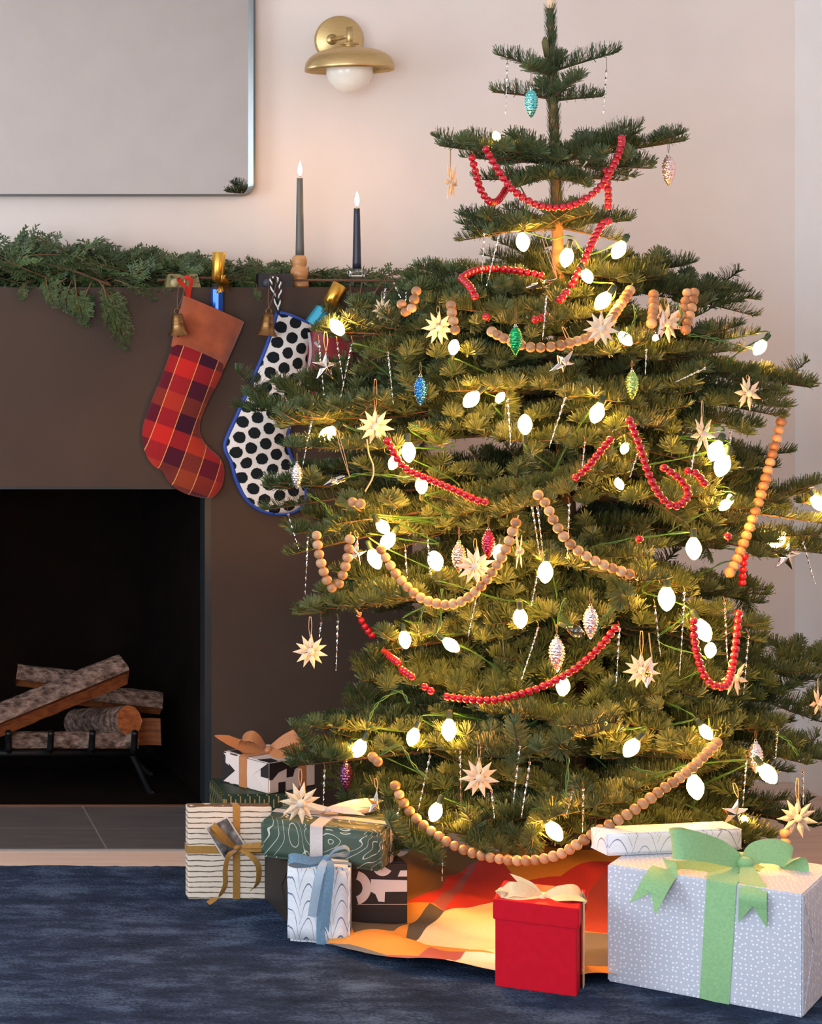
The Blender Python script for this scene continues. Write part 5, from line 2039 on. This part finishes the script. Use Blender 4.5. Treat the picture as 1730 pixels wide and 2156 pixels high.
def band_z(e, z, wid, w, d, h, mt):
    o_ = 0.001
    q = MB()
    pts = [(-w / 2 - o_, d / 2, z), (-w / 2 - o_, -d / 2 - o_, z), (w / 2 + o_, -d / 2 - o_, z), (w / 2 + o_, d / 2, z)]
    q.strip(pts, (0, 0, 1), wid, 0.0012, cup=0.0)
    return q.build('ribbon', mt, e)


def bow(e, name, pts, wd, wid, mt, n_=8, vcut=False, th=0.001):
    """a loop or tail given by (x, y, Z) points of the photograph"""
    Le = rel(e)
    R3 = Le.to_3x3()
    c = cr([Le @ P(*p) for p in pts], n_)
    m_ = len(c)
    if hasattr(wid, '__len__'):
        wl = []
        for i in range(m_):
            t_ = i / (m_ - 1) * (len(wid) - 1)
            k = min(int(t_), len(wid) - 2)
            wl.append(wid[k] + (wid[k + 1] - wid[k]) * (t_ - k))
    else:
        wl = [wid] * m_
    if isinstance(wd, list):
        ws = []
        for i in range(m_):
            t_ = i / (m_ - 1) * (len(wd) - 1)
            k = min(int(t_), len(wd) - 2)
            ws.append(R3 @ (Vector(wd[k]).lerp(Vector(wd[k + 1]), t_ - k)))
    else:
        ws = [R3 @ Vector(wd)] * m_
    q = MB()
    q.strip(c, ws, wl, th)
    if vcut:
        # swallow-tail end: two points past the last edge
        d = (c[-1] - c[-2]).normalized()
        w = (ws[-1] - d * ws[-1].dot(d)).normalized() * wl[-1] * 0.5
        nn = d.cross(w).normalized() * th * 0.5
        p = c[-1]
        ln = wl[-1] * 0.75
        for s_ in (-1, 1):
            vs = [p, p + w * s_, p + w * s_ * 1.02 + d * ln]
            q.add([v + nn for v in vs] + [v - nn for v in vs], [(0, 1, 2), (5, 4, 3), (0, 3, 4, 1), (1, 4, 5, 2), (2, 5, 3, 0)])
    return q.build(name, mt, e)


def knot(e, x, y, Z, r_, mt, sx=1.2):
    q = MB()
    p = rel(e) @ P(x, y, Z)
    q.lathe([(r_ * 0.3, -r_ * sx), (r_ * 0.85, -r_ * sx * 0.6), (r_, 0), (r_ * 0.85, r_ * sx * 0.6), (r_ * 0.3, r_ * sx)], 12, Matrix.Translation(p) @ Matrix.Rotation(R(75), 4, 'Y'))
    q.build('knot', mt, e)


def fabric(name, col, dk=0.85, rough=0.7):
    return noisy(name, col, tuple(c * dk for c in col[:3]) + (1,), 240, rough, 0.15, 0.0006, Sheen_Weight=0.15)


# --- the big dotted present
def dotted():
    m = mat('dotted_paper', C(196, 196, 206), 0.6)
    g = NG(m)
    o_ = g.xyz()
    uv = g.comb(g.math('ADD', o_[0], g.math('MULTIPLY', o_[1], 0.37)), g.math('ADD', o_[2], o_[1]), 0.0)
    vo = g.n('ShaderNodeTexVoronoi', voronoi_dimensions='2D')
    vo.inputs['Scale'].default_value = 112
    vo.inputs['Randomness'].default_value = 0.55
    g.nt.links.new(uv, vo.inputs['Vector'])
    g.base(g.ramp(vo.outputs['Distance'], [(0.15, C(240, 241, 246)), (0.22, C(190, 195, 210))]))
    return m


M_dot = dotted()
e, w, d, h = gift('big present in grey paper with tiny white dots and a green bow', (1278, 2066), (1690, 2144), 0, 0.2125, 0.235, M_dot, 0.003)
big = e
flaps(e, w, d, h, 1, M_dot)
M_grn = fabric('green_ribbon', C(138, 186, 132))
gx = 0.02
band_x(e, 0.026, 0.05, w, d, h, M_grn, slant=-0.012)
zb = 3.93
bow(e, 'bow_loop', [(1562, 1818, 3.92), (1520, 1796, 3.91), (1470, 1782, 3.895), (1425, 1778, 3.895), (1412, 1774, 3.93), (1440, 1772, 3.985), (1500, 1786, 3.985), (1562, 1816, 3.94)], [(0.25, 0.25, 1), (0.1, 0.35, 1), (0, 0.4, 1), (0, 0.3, 1), (0, 0.4, 1), (0, 0.2, 1)], [0.022, 0.044, 0.052, 0.052, 0.05, 0.05, 0.04, 0.022], M_grn)
bow(e, 'bow_loop', [(1572, 1815, 3.92), (1592, 1797, 3.93), (1630, 1793, 3.93), (1662, 1806, 3.925), (1670, 1828, 3.92), (1655, 1846, 3.92), (1625, 1838, 3.92), (1575, 1820, 3.93)], [(0.1, 0.7, 0.8), (0.1, 0.6, 0.9), (-0.3, 0.5, 0.8), (-0.9, 0.5, 0.3), (-0.5, 0.8, 0.2), (0, 1, 0.3)], [0.02, 0.042, 0.05, 0.05, 0.05, 0.046, 0.02], M_grn)
bow(e, 'bow_tail', [(1560, 1822, 3.92), (1500, 1822, 3.925), (1440, 1826, 3.93), (1402, 1834, 3.905), (1385, 1853, 3.885), (1370, 1880, 3.875)], [(0.3, 0.9, 0.4), (0.2, 0.9, 0.3), (0.4, 0.7, 0.2), (0.85, -0.5, -0.2), (0.8, -0.6, -0.3)], [0.022, 0.04, 0.046, 0.046, 0.046], M_grn, vcut=True)
bow(e, 'bow_tail', [(1572, 1822, 3.91), (1578, 1848, 3.85), (1583, 1862, 3.80), (1582, 1885, 3.785), (1582, 1905, 3.785)], [(0.8, -0.6, 0)], [0.02, 0.036, 0.044, 0.046, 0.046], M_grn, vcut=True) if False else bow(e, 'bow_tail', [(1572, 1822, 3.91), (1578, 1848, 3.86), (1584, 1864, 3.82), (1584, 1888, 3.80), (1584, 1908, 3.80)], (0.8, -0.6, 0), [0.02, 0.036, 0.044, 0.046, 0.046], M_grn, vcut=True)
bow(e, 'bow_tail', [(1560, 1822, 3.92), (1520, 1838, 3.9), (1490, 1850, 3.87)], (0.8, -0.6, 0), [0.02, 0.04, 0.05], M_grn)
knot(e, 1567, 1816, 3.915, 0.011, M_grn, 1.3)


# --- flat marbled present on top of it
def scallop(name, base_c, line_c, su, sv, w_=0.05):
    m = mat(name, base_c, 0.55)
    g = NG(m)
    o_ = g.xyz()
    u = g.math('DIVIDE', g.math('ADD', o_[0], g.math('ADD', g.math('MULTIPLY', o_[1], 1.0), g.math('MULTIPLY', g.noise(9, 2), 0.02))), su)
    fu = g.math('SUBTRACT', g.math('FRACT', u), 0.5)
    col = g.math('FLOOR', u)
    k = g.math('MULTIPLY', g.math('MULTIPLY', fu, fu), 5.5)
    wob = g.math('MULTIPLY', g.noise(5, 2), 1.6)
    v = g.math('ADD', g.math('ADD', g.math('DIVIDE', o_[2], sv), k), g.math('ADD', wob, g.math('MULTIPLY', col, 0.37)))
    fv = g.math('FRACT', v)
    ln = g.math('LESS_THAN', g.math('ABSOLUTE', g.math('SUBTRACT', fv, 0.5)), g.math('MULTIPLY', g.noise(22, 2), w_ * 2))
    v2 = g.math('FRACT', g.math('MULTIPLY', v, 2.7))
    ln2 = g.math('MULTIPLY', g.math('LESS_THAN', g.math('ABSOLUTE', g.math('SUBTRACT', v2, 0.5)), w_ * 0.6), 0.3)
    g.base(g.mix(g.math('MAXIMUM', ln, ln2), base_c, line_c))
    return m


M_sc1 = scallop('blue_marbled_paper', C(218, 221, 228), C(96, 112, 138), 0.032, 0.032)
M_sc2 = scallop('fine_marbled_paper', C(224, 226, 234), C(120, 130, 152), 0.055, 0.03, 0.035)
e, w, d, h = gift('flat present in pale marbled paper, lying behind the green bow', (1279, 1803), (1562, 1790), 0.2135, 0.040, 0.06, M_sc2, 0.003, crumple=0.0015)
flaps(e, w, d, h, -1, M_sc2)
flaps(e, w, d, h, 1, M_sc2)

# --- red box
M_redbox = noisy('red_paper', C(190, 6, 32), C(198, 8, 36), 60, 0.6, 0.05, spec=0.15)
e, w, d, h = gift('small square red gift box with a lid and cream bow', (1042, 2076), (1214, 2099), 0, 0.125, 0.132, M_redbox, 0.0015, 'red_gift_box', body='box')
hl = 0.157
q = bevel_box(w + 0.007, d + 0.007, 0.036, 0.0015)
me = bpy.data.meshes.new('lid')
q.to_mesh(me)
q.free()
me.materials.append(M_redbox)
link('lid', me, e, (0, 0, hl - 0.036))
M_cream = fabric('cream_satin', C(226, 200, 158), 0.9, 0.35)
band_y(e, 0.0, 0.024, w + 0.008, d, hl, M_cream)
kx, ky, kZ = 1140, 1890, 3.945
bow(e, 'bow_loop', [(1140, 1892, 3.95), (1110, 1878, 3.94), (1078, 1872, 3.94), (1062, 1882, 3.95), (1058, 1893, 3.94), (1090, 1893, 3.93), (1140, 1892, 3.94)], [(0.1, 0.6, 1), (0.2, 0.8, 0.8), (0, 0.9, 0.3)], [0.012, 0.026, 0.03, 0.03, 0.03, 0.012], M_cream)
bow(e, 'bow_loop', [(1142, 1891, 3.95), (1170, 1880, 3.94), (1205, 1876, 3.94), (1222, 1884, 3.95), (1205, 1893, 3.93), (1142, 1892, 3.94)], [(0.1, 0.7, 0.8), (0.2, 0.8, 0.5), (0, 0.9, 0.3)], [0.012, 0.026, 0.03, 0.03, 0.012], M_cream)
bow(e, 'bow_tail', [(1140, 1890, 3.95), (1118, 1872, 3.955), (1096, 1864, 3.96)], (0.35, 0.5, 0.8), [0.012, 0.024, 0.03], M_cream, vcut=True)
bow(e, 'bow_tail', [(1142, 1892, 3.95), (1190, 1890, 3.92), (1226, 1892, 3.925)], (0, 1, 0.15), [0.012, 0.024, 0.026], M_cream)
knot(e, 1141, 1890, 3.94, 0.006, M_cream)


# --- black printed present on the floor with the green one on top
def prints(e, polys, mt, y_or_x, axis, name='printed_shape'):
    """flat printed shapes: polygons in box coordinates on the front (axis y) or an end (axis x)"""
    for poly in polys:
        q = MB()
        n_ = len(poly)
        for s_, dl in ((0, 0.0), (1, 0.0004)):
            pass
        sg = -1 if y_or_x < 0 else 1
        out = y_or_x + sg * 0.0006
        if axis == 'y':
            fr = [(x, out, z) for x, z in poly]
            bk = [(x, y_or_x - sg * 0.0004, z) for x, z in poly]
        elif axis == 'x':
            fr = [(out, y, z) for y, z in poly]
            bk = [(y_or_x - sg * 0.0004, y, z) for y, z in poly]
        else:
            fr = [(x, y, out) for x, y in poly]
            bk = [(x, y, y_or_x - sg * 0.0004) for x, y in poly]
        q.add(fr + bk, [tuple(range(n_)), tuple(range(n_, 2 * n_))[::-1]] + [(i, (i + 1) % n_, n_ + (i + 1) % n_, n_ + i) for i in range(n_)])
        q.build(name, mt, e)


def arc(cx, cz, r0, r1, a0, a1, n_=14):
    return [(cx + r1 * math.cos(R(a0 + (a1 - a0) * i / n_)), cz + r1 * math.sin(R(a0 + (a1 - a0) * i / n_))) for i in range(n_ + 1)] + \
           [(cx + r0 * math.cos(R(a1 + (a0 - a1) * i / n_)), cz + r0 * math.sin(R(a1 + (a0 - a1) * i / n_))) for i in range(n_ + 1)]


def disc(cx, cz, r_, a0=0, a1=360, n_=20):
    pts = [(cx + r_ * math.cos(R(a0 + (a1 - a0) * i / n_)), cz + r_ * math.sin(R(a0 + (a1 - a0) * i / n_))) for i in range(n_ + (0 if a1 - a0 == 360 else 1))]
    return pts


e, w, d, h = gift('black present printed with bold off-white shapes under the green marbled one', (612, 1953), (858, 1950), 0, 0.126, 0.2, M_blackpaper, 0.003)
kz3 = 4.29 / F


def fx(x):
    return (x - 735) * kz3


def fz(y):
    return (1950 - y) * kz3


prints(e, [arc(fx(745), fz(1868), 0.017, 0.034, -75, 75), [(fx(781), fz(1877)), (fx(858), fz(1877)), (fx(858), fz(1853)), (fx(781), fz(1850))],
           [(fx(797), fz(1897)), (fx(810), fz(1898)), (fx(811), fz(1877)), (fx(783), fz(1877)), (fx(791), fz(1882))],
           [(fx(838), fz(1845)), (fx(858), fz(1845)), (fx(858), fz(1832)), (fx(844), fz(1832))], arc(fx(806), fz(1822), 0.0, 0.02, 180, 330, 10)[:11] + [(fx(806), fz(1822))],
           [(fx(752), fz(1903)), (fx(858), fz(1904)), (fx(858), fz(1903)), (fx(752), fz(1902))]], M_pinkwhite, -d / 2, 'y')
prints(e, [[(0.03, 0.062), (0.048, 0.058), (0.046, 0.048), (0.034, 0.046)], [(-0.03, 0.05), (-0.008, 0.058), (-0.012, 0.044), (-0.024, 0.038)]], M_pinkwhite, -w / 2, 'x')
flaps(e, w, d, h, -1, M_blackpaper)


def marble_green():
    m = mat('green_marbled_paper', C(72, 92, 76), 0.6)
    g = NG(m)
    n1 = g.noise(7.5, 2, None, 0.45, 0.8)
    v = g.math('FRACT', g.math('MULTIPLY', n1, 15.0))
    ln = g.math('LESS_THAN', g.math('ABSOLUTE', g.math('SUBTRACT', v, 0.5)), g.math('MULTIPLY', g.noise(14, 2), 0.07))
    g.base(g.mix(ln, C(60, 78, 65), C(196, 194, 178)))
    return m


M_gm = marble_green()
e, w, d, h = gift('green marbled present with a silver ribbon, lying on the black one', (548, 1805), (800, 1837), 0.127, 0.0745, 0.17, M_gm, 0.006, crumple=0.002)
flaps(e, w, d, h, 1, M_gm)
M_sil = fabric('silver_satin', C(190, 180, 180), 0.9, 0.3)
band_x(e, -0.006, 0.025, w, d, h, M_sil)
band_y(e, 0.005, 0.025, w, d, h, M_sil)
bow(e, 'bow_loop', [(690, 1704, 4.36), (655, 1698, 4.37), (625, 1694, 4.38), (618, 1700, 4.39), (650, 1706, 4.38), (690, 1705, 4.37)], (0, 0.9, 0.5), [0.012, 0.024, 0.025, 0.024, 0.012], M_sil)
bow(e, 'bow_loop', [(692, 1704, 4.36), (730, 1696, 4.37), (775, 1690, 4.38), (785, 1697, 4.39), (750, 1705, 4.38), (692, 1705, 4.37)], (0, 0.9, 0.5), [0.012, 0.024, 0.025, 0.024, 0.012], M_sil)
bow(e, 'bow_tail', [(692, 1702, 4.36), (730, 1706, 4.33), (752, 1708, 4.32)], (0.2, 0.9, 0.4), [0.012, 0.022, 0.022], M_sil, vcut=True)
knot(e, 691, 1705, 4.355, 0.005, M_sil)

# --- blue marbled present in front
e, w, d, h = gift('upright present in blue-grey scalloped marbled paper with a blue velvet bow', (605, 1982), (736, 1993), 0, 0.148, 0.075, M_sc1, 0.005, crumple=0.0018)
M_vel = fabric('blue_velvet', C(104, 136, 162), 0.8, 0.8)
band_x(e, 0.004, 0.0155, w, d, h, M_vel)
band_y(e, 0.0, 0.0155, w, d, h, M_vel)
bow(e, 'bow_loop', [(688, 1806, 4.16), (655, 1812, 4.15), (620, 1806, 4.15), (608, 1812, 4.16), (625, 1818, 4.17), (660, 1816, 4.17), (688, 1808, 4.165)], (0.1, 0.35, 1), [0.01, 0.016, 0.018, 0.018, 0.016, 0.01], M_vel)
bow(e, 'bow_loop', [(690, 1805, 4.16), (705, 1790, 4.15), (725, 1784, 4.15), (735, 1792, 4.155), (728, 1801, 4.16), (710, 1800, 4.165), (690, 1806, 4.165)], (0.25, 1, 0.2), [0.01, 0.015, 0.016, 0.016, 0.016, 0.01], M_vel)
bow(e, 'bow_tail', [(690, 1808, 4.155), (695, 1822, 4.13), (692, 1860, 4.12), (688, 1900, 4.12), (684, 1950, 4.125)], (1, -0.1, 0), [0.01, 0.016, 0.0165, 0.0165], M_vel, vcut=True)
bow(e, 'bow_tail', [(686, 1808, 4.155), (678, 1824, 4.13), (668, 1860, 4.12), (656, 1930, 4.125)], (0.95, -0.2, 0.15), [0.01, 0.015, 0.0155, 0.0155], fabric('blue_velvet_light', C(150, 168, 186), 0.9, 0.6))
knot(e, 689, 1806, 4.15, 0.006, M_vel)


# --- cream striped present with mustard ribbon and photo tag
def stripes():
    m = mat('wavy_striped_paper', C(224, 208, 190), 0.65)
    g = NG(m)
    o_ = g.xyz()
    cell = g.math('MULTIPLY', o_[2], 90.0)
    mp = g.n('ShaderNodeMapping')
    mp.inputs['Scale'].default_value = (1, 1, 1.0)
    g.nt.links.new(g.tc.outputs['Object'], mp.inputs['Vector'])
    wob = g.math('MULTIPLY', g.noise(20, 2), 0.7)
    v = g.math('FRACT', g.math('ADD', cell, wob))
    ln = g.math('LESS_THAN', g.math('ABSOLUTE', g.math('SUBTRACT', v, 0.5)), g.math('ADD', 0.04, g.math('MULTIPLY', g.noise(120, 2), 0.12)))
    g.base(g.mix(ln, C(226, 210, 192), C(104, 84, 66)))
    return m


M_str = stripes()
e, w, d, h = gift('cream present with thin wavy brown lines and mustard ribbon', (396, 1893), (572, 1893), 0, 0.1905, 0.03, M_str, 0.002)
M_must = fabric('mustard_velvet', C(156, 112, 44), 0.8, 0.8)
band_x(e, 0.013, 0.0145, w, d, h, M_must)
band_z(e, 0.102, 0.0155, w, d, h, M_must)
Zf_ = 4.485
Le = rel(e)
q = MB()
tagc = [(430, 1742), (478, 1718), (516, 1778), (473, 1812)]
vs = [Le @ P(x, y, Zf_ + (-0.002 if i in (1, 2) else -0.006)) for i, (x, y) in enumerate(tagc)]
q.add(vs + [v + Vector((0, 0.0008, 0)) for v in vs], [(0, 1, 2, 3)[::-1], (4, 5, 6, 7), (0, 4, 5, 1), (1, 5, 6, 2), (2, 6, 7, 3), (3, 7, 4, 0)])
q.build('tag_card', mat('card_white', C(214, 204, 196), 0.5), e)


def phot():
    m = mat('grey_print', C(80, 76, 74), 0.4)
    g = NG(m)
    f = g.noise(70, 4)
    f2 = g.noise(26, 2)
    g.base(g.ramp(g.math('ADD', g.math('MULTIPLY', f, 0.4), g.math('MULTIPLY', f2, 0.6)), [(0.4, C(38, 34, 34)), (0.52, C(110, 104, 102)), (0.62, C(170, 164, 160))]))
    return m


q = MB()
cc = sum(vs, Vector()) / 4
v2 = [cc + (v - cc) * 0.9 + Vector((0, -0.0004, 0)) for v in vs]
q.add(v2 + [v + Vector((0, 0.0004, 0)) for v in v2], [(0, 1, 2, 3)[::-1], (4, 5, 6, 7), (0, 4, 5, 1), (1, 5, 6, 2), (2, 6, 7, 3), (3, 7, 4, 0)])
o_ = q.build('photo_print', phot(), e)
bow(e, 'bow_loop', [(496, 1784, 4.475), (478, 1768, 4.46), (458, 1748, 4.455), (447, 1738, 4.46), (452, 1752, 4.465), (475, 1772, 4.47), (496, 1785, 4.475)], (0.6, 0.3, 0.7), [0.006, 0.013, 0.0145, 0.0145, 0.013, 0.006], M_must)
bow(e, 'bow_loop', [(500, 1784, 4.475), (525, 1781, 4.46), (548, 1780, 4.45), (548, 1787, 4.455), (520, 1787, 4.465), (500, 1786, 4.475)], (0.1, 0.4, 0.9), [0.006, 0.011, 0.0125, 0.0125, 0.006], M_must)
bow(e, 'bow_tail', [(496, 1788, 4.47), (482, 1800, 4.455), (474, 1830, 4.45), (474, 1862, 4.452), (462, 1885, 4.45), (438, 1902, 4.44)], [(0.8, 0.4, 0.3), (1, 0.2, 0.1), (0.6, 0.6, 0.6)], [0.006, 0.010, 0.011, 0.011, 0.010], M_must)
bow(e, 'bow_tail', [(502, 1788, 4.47), (528, 1802, 4.455), (544, 1825, 4.45), (542, 1858, 4.45), (526, 1876, 4.45)], [(0.5, 0.3, 0.8), (0.9, 0.3, 0.2), (0.7, 0.5, 0.4)], [0.006, 0.012, 0.013, 0.010], M_must)
knot(e, 499, 1785, 4.468, 0.0055, M_must)


# --- stack behind: dark green dashed present, black-and-white printed one on top
def dashes():
    m = mat('dashed_green_paper', C(40, 64, 46), 0.55)
    g = NG(m)
    o_ = g.xyz()
    u = g.math('DIVIDE', g.math('ADD', o_[0], g.math('MULTIPLY', o_[1], 1.0)), 0.0105)
    fu = g.math('ABSOLUTE', g.math('SUBTRACT', g.math('FRACT', u), 0.5))
    v = g.math('ADD', g.math('DIVIDE', o_[2], 0.03), g.math('MULTIPLY', g.math('FLOORED_MODULO', g.math('FLOOR', u), 2.0), 0.35))
    fv = g.math('FRACT', v)
    on = g.math('MULTIPLY', g.math('LESS_THAN', fu, 0.12), g.math('LESS_THAN', fv, 0.6))
    g.base(g.mix(on, C(36, 58, 42), C(178, 152, 96)))
    return m


e, w, d, h = gift('dark green present with little gold dashes at the stack\'s bottom', (470, 1805), (660, 1805), 0, 0.139, 0.16, dashes(), 0.004)
zt_ = 0.14
# two visible faces: the end (left) and the front (right), meeting at the corner nearest the camera
e, w, d, h = gift('black and white boldly printed present with a copper bow, topmost of its stack', (566, 1672), (664, 1655), zt_, 0.069, 0.145, M_pinkwhite, 0.003)
flaps(e, w, d, h, -1, M_pinkwhite)
hd = d / 2
prints(e, [[(hd, 0.0), (hd, 0.069), (hd * 0.86, 0.069), (hd * 0.86, 0.045), (hd * 0.7, 0.04), (hd * 0.62, 0.02), (hd * 0.72, 0.0)],
           [(hd * 0.72, 0.045), (hd * 0.4, 0.03), (hd * 0.3, 0.0), (hd * 0.5, 0.0), (hd * 0.62, 0.02)], [(hd * 0.66, 0.069), (hd * 0.36, 0.069), (hd * 0.3, 0.05), (hd * 0.5, 0.046)],
           [(-hd * 0.1, 0.067), (-hd * 0.98, 0.067), (-hd * 0.98, 0.034), (-hd * 0.66, 0.034), (-hd * 0.66, 0.05), (-hd * 0.1, 0.05)]], M_blackpaper, -w / 2, 'x')
hw_ = w / 2
prints(e, [[(-hw_ * 0.98, 0.067), (hw_ * 0.5, 0.067), (hw_ * 0.5, 0.054), (hw_ * 0.3, 0.05), (hw_ * 0.1, 0.046), (hw_ * 0.02, 0.03), (-hw_ * 0.25, 0.03), (-hw_ * 0.25, 0.05), (-hw_ * 0.6, 0.044), (-hw_ * 0.85, 0.03), (-hw_ * 0.98, 0.03)],
           [(-hw_ * 0.6, 0.0), (-hw_ * 0.3, 0.0), (-hw_ * 0.3, 0.022), (-hw_ * 0.6, 0.022)], [(hw_ * 0.55, 0.0), (hw_ * 0.98, 0.0), (hw_ * 0.98, 0.004), (hw_ * 0.55, 0.004)]], M_blackpaper, -d / 2, 'y')
prints(e, [[(-hw_ * 0.98, -hd * 0.98), (-hw_ * 0.6, -hd * 0.98), (-hw_ * 0.5, -hd * 0.6), (-hw_ * 0.98, -hd * 0.5)], [(hw_ * 0.1, -hd * 0.98), (hw_ * 0.5, -hd * 0.98), (hw_ * 0.6, -hd * 0.2), (hw_ * 0.2, -hd * 0.3)],
           [(-hw_ * 0.9, hd * 0.2), (-hw_ * 0.3, hd * 0.1), (-hw_ * 0.2, hd * 0.9), (-hw_ * 0.8, hd * 0.9)]], M_blackpaper, h, 'z')
M_cop = fabric('copper_ribbon', C(190, 122, 74), 0.85, 0.45)
band_x(e, hw_ * 0.42, 0.023, w, d, h, M_cop)
band_y(e, 0.006, 0.025, w, d, h, M_cop)
bow(e, 'bow_loop', [(562, 1580, 4.80), (548, 1562, 4.79), (530, 1550, 4.79), (512, 1553, 4.80), (508, 1566, 4.80), (520, 1578, 4.80), (562, 1581, 4.80)], [(0.1, 0.7, 0.6), (0.5, 0.7, 0.4), (0.3, 0.8, 0.4)], [0.014, 0.03, 0.036, 0.036, 0.034, 0.014], M_cop)
bow(e, 'bow_loop', [(568, 1578, 4.80), (595, 1562, 4.79), (625, 1549, 4.785), (638, 1552, 4.80), (632, 1568, 4.82), (600, 1575, 4.82), (568, 1580, 4.81)], [(0.1, 0.5, 0.8), (0, 0.5, 0.9), (0.2, 0.6, 0.7)], [0.014, 0.028, 0.032, 0.032, 0.028, 0.014], M_cop)
bow(e, 'bow_tail', [(560, 1580, 4.80), (515, 1572, 4.79), (480, 1558, 4.785), (452, 1549, 4.78)], [(0, 0.4, 0.9), (0, 0.5, 0.8), (0, 0.4, 0.9)], [0.014, 0.028, 0.022, 0.002], M_cop)
bow(e, 'bow_tail', [(568, 1582, 4.79), (590, 1588, 4.75), (612, 1586, 4.745)], (0.2, 0.8, 0.4), [0.014, 0.026, 0.028], M_cop)
knot(e, 565, 1579, 4.79, 0.008, M_cop)
